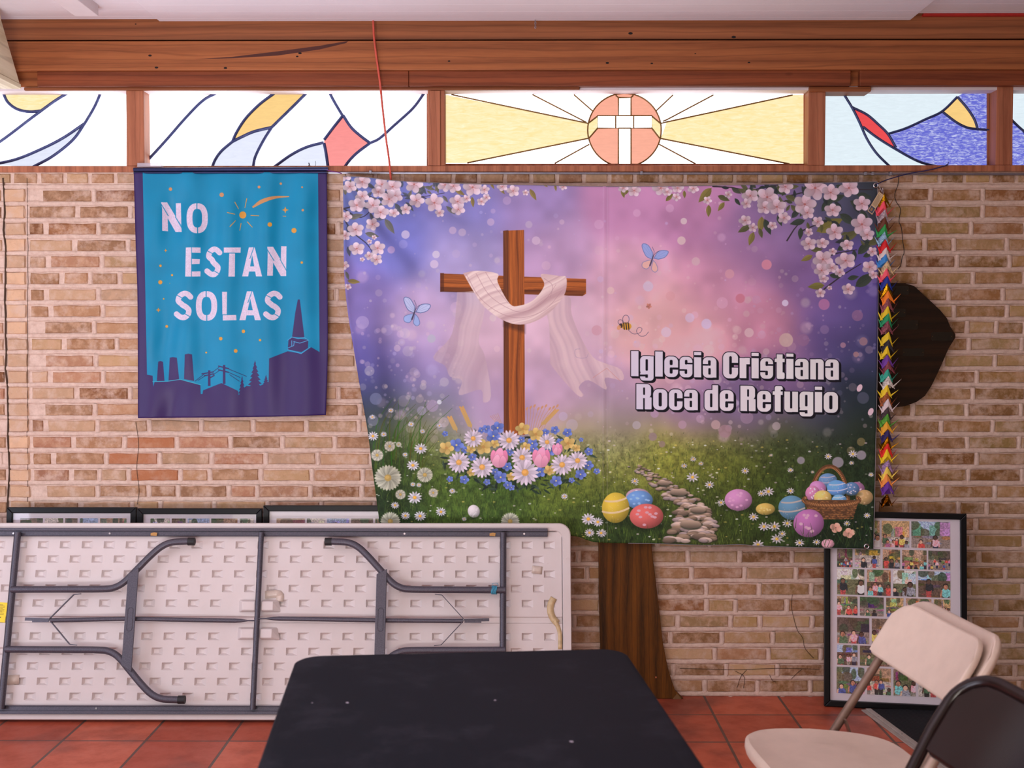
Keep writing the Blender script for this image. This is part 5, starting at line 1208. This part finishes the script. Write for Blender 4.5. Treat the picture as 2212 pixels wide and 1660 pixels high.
# ------------------------------------------------------------------ framed photo collages
M_FRAME = plain('black_frame', (14, 13, 16), .3, 0, .1, 8, .25)
M_MATB = plain('white_mat_board', (226, 216, 222), .8, 0, .01)
t = NT('picture_glass'); t.t.nodes.remove(t.b)
tp = t.n('BsdfTransparent'); gs = t.n('BsdfGlossy'); gs.inputs['Roughness'].default_value = .03
fr_ = t.n('Fresnel'); fr_.inputs['IOR'].default_value = 1.45; mx = t.n('MixShader')
mx.inputs[0].default_value = .045; t.t.links.new(tp.outputs[0], mx.inputs[1]); t.t.links.new(gs.outputs[0], mx.inputs[2])
t.t.links.new(mx.outputs[0], t.t.nodes['Material Output'].inputs['Surface']); M_PGLASS = t.m
def picture_frame(loc, yaw, lean, wd, ht, rects, seed, label, dim=1.25, fw_=.024):
    "rects: photos as (x0, y0, x1, y1) in metres from the frame's lower left corner"
    o = empty('picture_frame', loc); o.matrix_world = Matrix.Translation(Vector(loc)) @ Matrix.Rotation(yaw, 4, 'Z') @ Matrix.Rotation(-lean, 4, 'X')
    tag(o, label, 'picture frame', 'framed photo collages leaning on the wall')
    m = MB()
    for a, b, c_, d in (((0, 0), (wd, 0), (wd - fw_, fw_), (fw_, fw_)), ((wd, 0), (wd, ht), (wd - fw_, ht - fw_), (wd - fw_, fw_)), ((wd, ht), (0, ht), (fw_, ht - fw_), (wd - fw_, ht - fw_)), ((0, ht), (0, 0), (fw_, fw_), (fw_, ht - fw_))):
        m.prism([(p[0], -.022, p[1]) for p in (a, b, c_, d)], (0, .022, 0))
    m.build('frame', M_FRAME, o, bevel=.003)
    m = MB(); m.box(fw_ - .004, wd - fw_ + .004, -.010, -.002, fw_ - .004, ht - fw_ + .004); m.build('mat_board', M_MATB, o)
    m = MB(); m.box(fw_ - .002, wd - fw_ + .002, -.0165, -.0150, fw_ - .002, ht - fw_ + .002); m.build('glazing', M_PGLASS, o)
    K = 1000.0
    cv = Cv(0, 0, wd * K, ht * K, 1.1, (220, 212, 216))
    for i, (a, b, c_, d) in enumerate(rects): paint_photo(cv, a * K, (ht - d) * K, c_ * K, (ht - b) * K, seed + i, dim)
    mat = flat_image('photo_prints', cv.a, .4, .4)
    for i, (a, b, c_, d) in enumerate(rects):
        m = MB(); v = [(a, -.0112, b), (c_, -.0112, b), (c_, -.0112, d), (a, -.0112, d)]
        m.prism(v, (0, .001, 0)); m.uv = {k: [(p[0] / wd, p[1] / ht) for p in [(a, b), (c_, b), (c_, d), (a, d)]] for k in (0,)}
        m.build('photo', mat, o)
    return o
def rows(spec, H=1.0, sx=1.0):
    out = []
    for y0, y1, xs_ in spec:
        for a, b in xs_: out.append(((a - 172) / 856 * .54, (1262 - y1) / 1205 * .78, (b - 172) / 856 * .54, (1262 - y0) / 1205 * .78))
    return out
SPEC = [(118, 280, [(253, 345), (358, 455), (466, 514), (526, 694), (706, 940)]), (294, 410, [(253, 348), (362, 518), (532, 638), (650, 798), (808, 940)]), (420, 578, [(253, 420), (435, 580), (595, 732), (747, 940)]), (588, 704, [(253, 378), (392, 538), (552, 658), (672, 826), (840, 940)]),
        (718, 876, [(253, 450), (465, 600), (615, 760), (775, 940)]), (886, 1008, [(253, 378), (392, 610), (625, 770), (785, 940)]), (1020, 1182, [(250, 420), (435, 580), (596, 730), (745, 940)])]
p = atz(1779, 1524, 0.001)
picture_frame((p[0], p[1], .001), math.radians(-8.5), math.radians(5.2), .545, .775, rows(SPEC), 100, 'tall black framed photo collage leaning on the bricks behind the beige folding chair', 1.5)
def small(n, seed):
    r = random.Random(seed); out = []
    for j in range(5):
        x = .052
        while x < .47:
            w_ = r.uniform(.05, .12); out.append((x, .655 - j * .135, min(x + w_, .485), .742 - j * .135)); x += w_ + .008
    return out
for (xa, xb, py, lab, sd) in ((19, 298, 1096, 'black framed photo collage behind the white table, nearest the left edge of the wall', 300), (300, 569, 1098, 'black framed photo collage behind the white table, middle one of three in a row', 340), (571, 850, 1092, 'black framed photo collage behind the white table, partly covered by the printed banner', 380)):
    a, b_ = at(xa, py, -.04), at(xb, py, -.04); zt_ = a[2]
    picture_frame((a[0], -.04 - .07 - (.004 if sd == 340 else 0), .0005), 0, math.asin(.07 / zt_), b_[0] - a[0], zt_ / math.cos(math.asin(.07 / zt_)), small(5, sd), sd, lab)

# ------------------------------------------------------------------ white folding table standing on its edge
t = NT('white_plastic'); v = t.coord(); n1 = t.noise(v, 6, 5); n2 = t.noise(v, 45, 4, .7)
c = t.mix(lin(217, 207, 206), lin(206, 192, 186), n1); c = t.mix(c, lin(176, 150, 132), t.ramp(n2, [(.70, 0.0), (.82, .35)]))
M_HDPE = t.done(c, .45, 0, t.bump(t.noise(v, 300, 2), .08, .001), .4)
t = NT('grey_hammered_steel'); v = t.coord(); n1 = t.noise(v, 260, 2, .5)
M_STL = t.done(t.ramp(n1, [(.3, lin(70, 66, 76)), (.7, lin(88, 84, 94))]), .42, .35, t.bump(n1, .25, .001))
M_RUB = plain('black_rubber', (24, 22, 24), .6)
TH = .750
tb = empty('folding_table', (float(at(562, 1340, -.22)[0]), -.345, .013))
ta = math.atan2(.724, .195)
tb.rotation_euler = (ta, 0, 0)
tag(tb, 'white plastic folding table standing on its long edge against the wall, legs folded flat', 'folding table')
L2, CY = 1.213, TH / 2
m = MB()
out0 = [(x, y + CY) for x, y in rrect(2 * L2, TH, .045, 8)]; inn = [(x, y + CY) for x, y in rrect(2 * (L2 - .034), TH - .064, .03, 8)]
n = len(out0)
rings = [[(x, y, -.045) for x, y in out0], [(x, y, -.002) for x, y in out0], [((x) * (1 - .0025), CY + (y - CY) * (1 - .008), .003) for x, y in out0], [(x * 1.003, CY + (y - CY) * 1.010, .003) for x, y in inn], [(x, y, -.004) for x, y in inn]]
V = [p_ for r in rings for p_ in r]; F = [tuple(range(n - 1, -1, -1))]
for k in range(len(rings) - 1): F += [(k * n + i, k * n + (i + 1) % n, (k + 1) * n + (i + 1) % n, (k + 1) * n + i) for i in range(n)]
m.add(V, F)
XL, Y0, Y1 = L2 - .036, .034, TH - .034
offs = [-.289, -.233, -.176, -.120, -.063, 0, .063, .120, .176, .233, .289]
ys = [CY + o for o in offs]; bnd = [Y0] + [(a + b) / 2 for a, b in zip(ys, ys[1:])] + [Y1]
PXC = .0866
for r, yc in enumerate(ys):
    ya, yb = bnd[r], bnd[r + 1]
    if offs[r] == 0:
        for (a, b) in ((-XL, XL),):
            m.add([(a, ya, -.003), (b, ya, -.003), (b, yc - .013, -.003), (a, yc - .013, -.003), (b, yc - .010, -.009), (a, yc - .010, -.009), (b, yc + .010, -.009), (a, yc + .010, -.009), (b, yc + .013, -.003), (a, yc + .013, -.003), (b, yb, -.003), (a, yb, -.003)],
                  [(0, 1, 2, 3), (3, 2, 4, 5), (5, 4, 6, 7), (7, 6, 8, 9), (9, 8, 10, 11)])
        continue
    off = PXC / 2 if r % 2 else 0
    k0 = int(-XL / PXC) - 1; xs_ = [k * PXC + off + .003 for k in range(k0, -k0 + 1)]; xs_ = [x for x in xs_ if -XL + .03 < x < XL - .03]
    eb = [-XL] + [(a + b) / 2 for a, b in zip(xs_, xs_[1:])] + [XL]
    for i, xc in enumerate(xs_):
        a, b = eb[i], eb[i + 1]; hx, hy = .022, .0145
        skip = abs(xc) < .085 and offs[r] in (-.063, .063)
        if skip:
            m.add([(a, ya, -.003), (b, ya, -.003), (b, yb, -.003), (a, yb, -.003)], [(0, 1, 2, 3)]); continue
        m.add([(a, ya, -.003), (b, ya, -.003), (b, yb, -.003), (a, yb, -.003), (xc - hx, yc - hy, -.003), (xc + hx, yc - hy, -.003), (xc + hx, yc + hy, -.003), (xc - hx, yc + hy, -.003),
               (xc - hx * .72, yc - hy * .45, -.016), (xc + hx * .12, yc - hy * .45, -.016), (xc + hx * .12, yc + hy * .55, -.016), (xc - hx * .72, yc + hy * .55, -.016)],
              [(0, 1, 5, 4), (1, 2, 6, 5), (2, 3, 7, 6), (3, 0, 4, 7), (4, 5, 9, 8), (5, 6, 10, 9), (6, 7, 11, 10), (7, 4, 8, 11), (8, 9, 10, 11)])
# bosses cast into the underside
for x0, x1, y0, y1 in ((-.41, -.35, .05, .11), (.35, .41, .05, .11), (-.41, -.35, -.11, -.05), (.35, .41, -.11, -.05)): pass
m.build('tabletop', M_HDPE, tb)
for sx in (-1, 1):
    for sy in (-1, 1):
        b = MB(); x0, x1 = (.012, .075) if sx > 0 else (-.080, -.012); yc = CY + sy * .0525
        b.add([(x0, yc - .024, -.004), (x1 + .01 * sx * (sx > 0), yc - .024, -.004), (x1, yc + .024, -.004), (x0, yc + .024, -.004), (x0 + (0 if sx > 0 else .018), yc - .017, .022), (x1 - (.018 if sx > 0 else 0), yc - .017, .022), (x1 - (.018 if sx > 0 else 0), yc + .017, .022), (x0 + (0 if sx > 0 else .018), yc + .017, .022)],
              [(4, 5, 6, 7), (0, 1, 5, 4), (1, 2, 6, 5), (2, 3, 7, 6), (3, 0, 4, 7)])
        b.build('hinge_block', M_HDPE, tb, bevel=.004)
for y in (CY - .337, CY + .337):
    b = MB(); s = 1 if y > CY else -1
    b.box(-1.122, 1.122, y - .016, y + .016, .0, .010); b.box(-1.122, 1.122, y + s * .004, y + s * .016, .010, .020); b.box(-1.122, 1.122, y - s * .016, y - s * .013, .010, .016)
    b.build('side_rail', M_STL, tb, bevel=.002)
    for x in (-.98, -.60, .56, 1.03):
        k = MB(); k.tube([(x, y - s * .005, .009), (x, y - s * .005, .0125)], .004, 10); k.build('rivet', M_STEEL, tb)
for x, r in ((-.957, .013), (0, .0108), (.948, .0125)):
    b = MB(); b.tube([(x, CY - .335, .026), (x, CY + .335, .026)], r, 16); b.build('crossbar', M_STL, tb, smooth=True)
for s in (-1, 1):
    for q in (-1, 1):
        P = [(s * .957, CY + q * .113, .034), (s * .75, CY + q * .114, .038), (s * .60, CY + q * .115, .041), (s * .555, CY + q * .121, .042), (s * .518, CY + q * .142, .043), (s * .470, CY + q * .192, .044), (s * .425, CY + q * .240, .045), (s * .385, CY + q * .276, .045), (s * .345, CY + q * .294, .045), (s * .29, CY + q * .298, .045), (s * .262, CY + q * .298, .045)]
        b = MB(); b.tube(smooth_path(P, 5), .0132, 16); lg = b.build('leg', M_STL, tb, smooth=True)
        b = MB(); b.tube([(s * .280, CY + q * .298, .045), (s * .254, CY + q * .298, .045)], .0155, 16); b.build('end_cap', M_RUB, lg, smooth=True)
        b = MB(); b.bar((s * .800, CY, .036), (s * .712, CY + q * .094, .036), .003, .010, (0, 0, 1)); b.bar((s * .712, CY + q * .094, .036), (s * .685, CY + q * .097, .036), .003, .010, (0, 0, 1)); b.build('brace', M_STL, tb)
    b = MB(); x0, x1 = sorted((s * .460, s * .500))
    b.prism([(x0, CY - .192 + (0 if s < 0 else .02), .056), (x1, CY - .172 - (0 if s < 0 else .02), .056), (x1, CY + .172 + (0 if s < 0 else .02), .056), (x0, CY + .192 - (0 if s < 0 else .02), .056)] if s > 0 else [(x0, CY - .172, .056), (x1, CY - .196, .056), (x1, CY + .196, .056), (x0, CY + .172, .056)], (0, 0, .006))
    pl2 = b.build('leg_plate', M_STL, tb, bevel=.002)
    b = MB(); b.tube([(s * .48 + x, CY + y, .0622) for x, y in rrect(.020, .088, .0099, 6)], .0014, 6, closed=True); b.build('pressed_ridge', M_STL, pl2, smooth=True)
    b = MB(); yo = -.004 * s
    b.tube([(s * .795, CY - .004, .034), (s * .5, CY + yo * .6, .032), (s * .085, CY - yo, .030), (s * .06, CY - yo, .030), (s * .035, CY - yo, .030), (s * -.01, CY - yo, .031)], [.0085, .0085, .0085, .0065, .003, .003], 12); b.build('locking_rod', M_STL, tb, smooth=True)
    b = MB(); b.bar((s * .800, CY - .002, .036), (s * .895, CY + .001, .030), .012, .0035, (0, 0, 1)); b.bar((s * .800, CY - .006, .037), (s * .865, CY - .006, .034), .010, .003, (0, 0, 1)); b.build('rod_tip', M_STL, tb)
M_TAPE = plain('brown_tape', (182, 132, 66), .45)
for x, w_ in ((-.425, .024), (.905, .022)):
    b = MB(); b.add([(x - w_ / 2, CY + .324, .0170), (x + w_ / 2, CY + .322, .0172), (x + w_ / 2 + .002, CY + .334, .0172), (x + .002, CY + .336, .0172), (x - w_ / 2, CY + .333, .0170)], [(0, 1, 2, 3, 4)]); b.build('tape_scrap', M_TAPE, tb, solid=.0005)
def paint_sticker():
    cv = Cv(0, 0, 40, 40, 6, (246, 214, 52))
    for k in range(9):
        cv.line([(4, 4 + k * 2.4), (4 + 14 * (1 if k % 4 else .6), 4 + k * 2.4)], .8, (120, 100, 30)); cv.line([(22, 5 + k * 2.4), (22 + 13 * (1 if k % 3 else .7), 5 + k * 2.4)], .8, (120, 100, 30))
    cv.ell(25, 31, 2, 2, (20, 20, 20)); cv.line([(25, 33), (22, 36), (28, 38)], 1.6, (20, 20, 20)); cv.line([(24, 33), (30, 30)], 1.4, (20, 20, 20))
    return cv
SK = paint_sticker(); b = MB(); b.add([(-1.062, CY - .005, -.0022), (-.986, CY - .012, -.0022), (-.982, CY + .064, -.0022), (-1.06, CY + .068, -.0022)], [(0, 1, 2, 3)], 0, [(0, 0), (1, 0), (1, 1), (0, 1)])
b.build('warning_sticker', flat_image('yellow_sticker', SK.a, .4), tb, solid=.0006)
b = MB()
for k in range(5): b.tube([(.905 + k * .0042 + .002 * math.sin(a * 2), CY + .113 + .0152 * math.cos(a), .036 + .0152 * math.sin(a)) for a in np.linspace(0, 2 * math.pi, 21)[:-1]], .0017, 6, closed=True)
b.tube(smooth_path([(.915, CY + .128, .05), (.905, CY + .136, .055), (.925, CY + .138, .052), (.93, CY + .128, .05)], 4), .0008, 5); b.build('wound_thread', plain('turquoise_thread', (70, 160, 190), .6), tb)
M_OLD = plain('yellowed_tape', (196, 170, 128), .35, 0, .12, 30)
for P, w_ in (([(1.145, CY + .085), (1.133, CY + .060), (1.132, CY + .03), (1.143, CY + .005), (1.158, CY - .012)], .026), ([(1.148, CY + .0), (1.162, CY - .03), (1.168, CY - .06), (1.168, CY - .11)], .016), ([(.02, CY + .095), (.075, CY + .098), (.078, CY + .07)], .03), ([(-1.02, CY - .232), (-.91, CY - .226)], .036), ([(1.06, CY + .195), (1.10, CY + .19)], .03)):
    Q = smooth_path([np.array((x, y, 0)) for x, y in P], 4); V, F = [], []
    for i, q in enumerate(Q):
        d = Q[min(i + 1, len(Q) - 1)] - Q[max(i - 1, 0)]; d = d / np.linalg.norm(d); nn = np.array((-d[1], d[0], 0)); z = -.001 + .0012 * math.sin(i * .9)
        V += [tuple(q + nn * w_ / 2 + np.array((0, 0, z))), tuple(q - nn * w_ / 2 + np.array((0, 0, z + .0008 * math.cos(i))))]
    F = [(2 * i, 2 * i + 1, 2 * i + 3, 2 * i + 2) for i in range(len(Q) - 1)]
    b = MB(); b.add(V, F); b.build('tape_strip', M_OLD if P[0][0] > 1.1 else (bpy.data.materials.get('clear_tape') or plain('clear_tape', (206, 188, 174), .25)), tb, smooth=True, solid=.0005)
for x, y in ((1.075, CY + .352), (1.20, CY + .235)):
    b = MB(); b.tube([(x + .0045 * math.cos(a), y + .0045 * math.sin(a), .0032) for a in np.linspace(0, 6.283, 17)[:-1]], .0009, 6, closed=True); b.build('mould_mark', M_HDPE, tb, smooth=True)

# ------------------------------------------------------------------ black folding table in front
t = NT('black_plastic'); v = t.coord(); n1 = t.noise(v, 420, 2, .5); n2 = t.noise(t.coord('Object', (1, 1, 1), (0, 0, .5)), 5, 6, .75); n3 = t.noise(t.coord('Object', (3, 34, 1), (0, 0, -.55)), 3.2, 4, .7)
c = t.mix(lin(15, 17, 26), lin(44, 43, 52), t.ramp(n2, [(.50, 0.0), (.70, .6)])); c = t.mix(c, lin(64, 62, 70), t.ramp(n3, [(.70, 0.0), (.78, .4)]))
M_BLK = t.done(c, .75, 0, t.bump(n1, .15, .001), .12)
bt = empty('folding_table', (-.131, -2.035, 0), (0, 0, math.radians(5.3)))
tag(bt, 'black plastic topped folding table standing upright in the foreground', 'folding table')
m = MB(); R = [(x, y - .915) for x, y in rrect(.764, 1.83, .055, 8)]
n = len(R); sc = lambda k: [((x) * (1 - k / .382), -.915 + (y + .915) * (1 - k / .915)) for x, y in R]
prof = [(.030, .700), (.004, .700), (0, .704), (0, .728), (.003, .736), (.009, .740)]
V = []; F = []
for k, z in prof: V += [(x, y, z) for x, y in sc(k)]
for k in range(len(prof) - 1): F += [(k * n + i, k * n + (i + 1) % n, (k + 1) * n + (i + 1) % n, (k + 1) * n + i) for i in range(n)]
F += [tuple(range((len(prof) - 1) * n, len(prof) * n)), tuple(range(n - 1, -1, -1))]
m.add(V, F); m.build('tabletop', M_BLK, bt, smooth=True)
rs = random.Random(4)
M_SPK = plain('paint_spot', (166, 156, 168), .6)
for x, y, r in ((-.245, -.36, .0035), (-.315, -.355, .0018), (.05, -.37, .003), (.17, -.62, .004)):
    b = MB(); b.prism([(x + r * math.cos(a) * rs.uniform(.7, 1.2), y + r * math.sin(a) * rs.uniform(.7, 1.2), .7401) for a in np.linspace(0, 6.283, 11)[:-1]], (0, 0, .0003)); b.build('paint_spot', M_SPK, bt)
for y in (-.25, -1.58):
    for s in (-1, 1):
        b = MB(); b.tube([(s * .30, y, .70), (s * .30, y, .45), (s * .29, y, .02)], .0135, 12); lg = b.build('leg', M_STL, bt, smooth=True)
        b = MB(); b.tube([(s * .29, y, .02), (s * .29, y, .0)], .016, 12); b.build('end_cap', M_RUB, lg, smooth=True)
    b = MB(); b.bar((-.295, y, .30), (.295, y, .30), .03, .006, (0, 1, 0)); b.build('leg_plate', M_STL, bt)
for s in (-1, 1):
    b = MB(); b.box(s * .345 - .012, s * .345 + .012, -1.75, -.08, .67, .70); b.build('side_rail', M_STL, bt, bevel=.002)

# ------------------------------------------------------------------ folding chairs
def chair(loc, yaw, paint, tube_m, label, arch):
    o = empty('folding_chair', loc, (0, 0, yaw)); tag(o, label, 'folding chair')
    dx, dz = .54, .842                                    # lean of the back posts
    post = lambda z, y: (.05 + (z - .457) * .64, y, z)
    hw = .213
    for s in (-1, 1):
        b = MB()
        b.tube([post(.012, s * (hw + .01)), post(.45, s * (hw + .002)), post(.60, s * hw), post(.70, s * hw)], .0115, 14); lg = b.build('back_post', tube_m, o, smooth=True)
        b = MB(); b.tube([post(.016, s * (hw + .01)), post(-.0, s * (hw + .01))], .014, 12); b.build('rubber_foot', M_RUB, lg, smooth=True)
        b = MB(); b.tube([(-.03, s * (hw - .028), .425), (.12, s * (hw - .028), .26), (.30, s * (hw - .02), .012)], .0105, 14); lg = b.build('rear_leg', tube_m, o, smooth=True)
        b = MB(); b.tube([(.30, s * (hw - .02), .016), (.305, s * (hw - .02), 0)], .013, 12); b.build('rubber_foot', M_RUB, lg, smooth=True)
        b = MB(); b.bar(post(.47, s * (hw - .014)), (.12, s * (hw - .014), .30), .004, .022, (0, 1, 0)); b.build('side_link', tube_m, o)
    b = MB(); b.tube([post(.16, -hw - .006), post(.16, hw + .006)], .008, 10); b.tube([(.235, -hw + .024, .10), (.235, hw - .024, .10)], .008, 10); b.build('stretcher', tube_m, o, smooth=True)
    # seat: dished pan with rolled edge
    Sx0, Sx1 = -.240, .160
    out = []
    for k in range(48):
        a = 2 * math.pi * k / 48; c_, s_ = math.cos(a), math.sin(a)
        ex = .55; x = math.copysign(abs(c_) ** ex, c_); y = math.copysign(abs(s_) ** ex, s_)
        w_ = .196 - .028 * x
        out.append(((Sx0 + Sx1) / 2 + x * (Sx1 - Sx0) / 2, y * w_))
    cx_ = (Sx0 + Sx1) / 2
    def rg(k, z): return [(cx_ + (x - cx_) * k, y * k, z + .016 * (1 if x > cx_ else .0) * ((x - cx_) / .19) * 0 - .012 * max(0, (x - cx_) / .19)) for x, y in out]
    R_ = [rg(.93, .424), rg(.985, .420), rg(1.0, .432), rg(.992, .446), rg(.955, .452), rg(.86, .448), rg(.72, .445), rg(.55, .443)]
    V = [p_ for r in R_ for p_ in r]; n = 48; F = [tuple(range(n - 1, -1, -1))]
    for k in range(len(R_) - 1): F += [(k * n + i, k * n + (i + 1) % n, (k + 1) * n + (i + 1) % n, (k + 1) * n + i) for i in range(n)]
    F.append(tuple(range((len(R_) - 1) * n, len(R_) * n)))
    b = MB(); b.add(V, F); b.build('seat', paint, o, smooth=True)
    # backrest: curved panel in front of a wrapped shell
    base = np.array(post(.622, 0.0)) + np.array((.012, 0, 0)); ub = np.array((dx, 0, dz)); nf = np.array((-dz, 0, dx))       # up along the posts; facing forward
    def P(a, b_, c_): return tuple(base + ub * b_ + np.array((0, a, 0)) + nf * (c_ + .030 * (a / .235) ** 2))
    def slab(wd, b0, b1, rad, c0, c1, ro):
        "rounded panel following the curve, c0 back, c1 front, ro = softened edge"
        shape = []
        for cx2, cy2, a0 in ((wd - rad, b1 - rad, 0), (-wd + rad, b1 - rad, 90)):
            for k in range(9): a = math.radians(a0 + 90 * k / 8); shape.append((cx2 + rad * math.cos(a), cy2 + rad * math.sin(a)))
        r2 = .022
        for cx2, cy2, a0 in ((-wd + r2, b0 + r2, 180), (wd - r2, b0 + r2, 270)):
            for k in range(5): a = math.radians(a0 + 90 * k / 4); shape.append((cx2 + r2 * math.cos(a), cy2 + r2 * math.sin(a)))
        dense = []
        for i, p_ in enumerate(shape):
            q = shape[(i + 1) % len(shape)]; m_ = max(1, int(math.hypot(q[0] - p_[0], q[1] - p_[1]) / .02))
            dense += [(p_[0] + (q[0] - p_[0]) * k / m_, p_[1] + (q[1] - p_[1]) * k / m_) for k in range(m_)]
        mid = (0, (b0 + b1) / 2); n = len(dense)
        def ring(k, c_): return [P(mid[0] + (x - mid[0]) * (1 - k / wd), mid[1] + (y - mid[1]) * (1 - k / ((b1 - b0) / 2)), c_) for x, y in dense]
        prof = [(ro * 2.2, c0), (ro, c0), (ro * .3, c0 + ro * .3), (0, c0 + ro), (0, c1 - ro), (ro * .3, c1 - ro * .3), (ro, c1)]
        R2 = [ring(k, c_) for k, c_ in prof]
        # front filled with strips across the curve
        V = [p_ for r in R2 for p_ in r]; F = []
        for k in range(len(R2) - 1): F += [(k * n + i, (k + 1) * n + i, (k + 1) * n + (i + 1) % n, k * n + (i + 1) % n) for i in range(n)]
        b = MB(); b.add(V, F)
        for c_, kk, fl2 in ((c1, ro, False), (c0, ro * 2.2, True)):
            nx = 18; VV, FF = [], []
            for i in range(nx + 1):
                x = -wd + kk + (2 * wd - 2 * kk) * i / nx
                yt = b1 - kk * 1.0; xr = abs(x) - (wd - rad)
                if xr > 0: yt = b1 - rad + math.sqrt(max(0, (rad) ** 2 - xr ** 2)) - kk * 1.0
                yb = b0 + kk
                yt = max(yt, yb + .002); VV += [P(x, yb, c_ - (.0002 if not fl2 else -.0002)), P(x, yt, c_ - (.0002 if not fl2 else -.0002))]
            FF = [(2 * i, 2 * i + 1, 2 * i + 3, 2 * i + 2) if not fl2 else (2 * i, 2 * i + 2, 2 * i + 3, 2 * i + 1) for i in range(nx)]
            b.add(VV, FF)
        return b
    if arch:
        sl = slab(.226, .0, .185, .085, -.012, .008, .008); bk_ = sl.build('backrest', paint, o, smooth=True)
        Q = [P(-.232, -.722, -.028), P(-.234, -.40, -.028), P(-.236, -.03, -.004), P(-.238, .05, 0), P(-.237, .10, 0)] + [P(-.237 + .09 - .09 * math.cos(a), .105 + .088 * math.sin(a), 0) for a in np.linspace(.1, 1.57, 8)] + [P(x, .193, 0) for x in np.linspace(-.12, .12, 9)] + [P(.237 - .09 + .09 * math.cos(a), .105 + .088 * math.sin(a), 0) for a in np.linspace(1.57, .1, 8)] + [P(.237, .10, 0), P(.238, .05, 0), P(.236, -.03, -.004), P(.234, -.40, -.028), P(.232, -.722, -.028)]
        b = MB(); b.tube(Q, .0125, 14); b.build('back_frame', paint, o, smooth=True)
    else:
        sl = slab(.236, .0, .192, .082, -.032, -.008, .010); sl.build('back_shell', paint, o, smooth=True)
        sl = slab(.224, -.004, .164, .075, .002, .020, .006); bk_ = sl.build('backrest', paint, o, smooth=True)
        for s in (-1, 1):
            b = MB(); q = P(s * .229, .055, -.002); b.tube([q, tuple(np.array(q) + nf * .006)], .005, 10); b.build('rivet', M_STEEL, o, smooth=True)
    return o
M_CREAM = plain('cream_enamel', (206, 184, 168), .42, 0, .03, 14)
M_TAUPE = plain('taupe_tube', (128, 104, 90), .38, .4)
M_BROWN = plain('dark_brown_enamel', (28, 15, 14), .24, 0, .06, 10, .35)
chair((.818, -1.90, 0), math.radians(6), M_CREAM, M_TAUPE, 'beige metal folding chair standing before the framed collage, facing the black table', False)
chair((.712, -2.65, 0), math.radians(10), M_BROWN, plain('worn_taupe_tube', (150, 126, 114), .35, .4), 'dark brown metal folding chair in the bottom right corner, nearest the camera', True)

# ------------------------------------------------------------------ floor mat at the right
a = atz(1870, 1534, .004); b_ = atz(2080, 1690, .004); d = np.array(b_[:2]) - np.array(a[:2]); d /= np.linalg.norm(d); nr = np.array((-d[1], d[0]));
if nr[0] < 0: nr = -nr
mt_ = empty('floor_mat', (float(a[0]), float(a[1]), 0)); tag(mt_, 'black ribbed floor mat with a metal edge strip under the chairs at the right', 'mat')
A0 = np.array((0.0, 0.0)) ; far = d * 2.2
t = NT('black_ribbed_mat'); wv = t.n('TexWave', wave_type='BANDS', bands_direction='DIAGONAL'); t.put(wv, 'Vector', t.coord()); wv.inputs['Scale'].default_value = 30
M_MAT = t.done(lin(30, 30, 34), .8, 0, t.bump(wv.outputs['Fac'], .6, .004), .2)
e0 = A0 + nr * .012
top_y = float(-.16 - a[1])
q = [(e0[0], e0[1]), (e0[0] + far[0], e0[1] + far[1]), (far[0] + 2.0, far[1]), (2.2, top_y), (e0[0] + .0, e0[1])]
m = MB(); m.prism([(x, y, .001) for x, y in q[:4]], (0, 0, .006)); m.build('mat', M_MAT, mt_)
for o_, w_, h_, nm in ((-.018, .017, .005, 'edge_strip'), (.0, .02, .009, 'edge_strip')):
    s0 = A0 + nr * o_; s1 = s0 + d * 2.2; s2 = s1 + nr * w_; s3 = s0 + nr * w_
    m = MB(); m.prism([(x, y, .0005) for x, y in (s0, s1, s2, s3)], (0, 0, h_)); es = m.build(nm, plain('worn_aluminium', (176, 166, 158), .5, .25) if o_ < 0 else bpy.data.materials['worn_aluminium'], mt_, bevel=.001)
for k in range(6):
    p_ = A0 + nr * .006 + d * (.10 + .2 * k); m = MB(); m.tube([(p_[0], p_[1], .008), (p_[0], p_[1], .0105)], .004, 8); m.build('screw', M_STEEL, mt_)
bpy.context.view_layer.update()
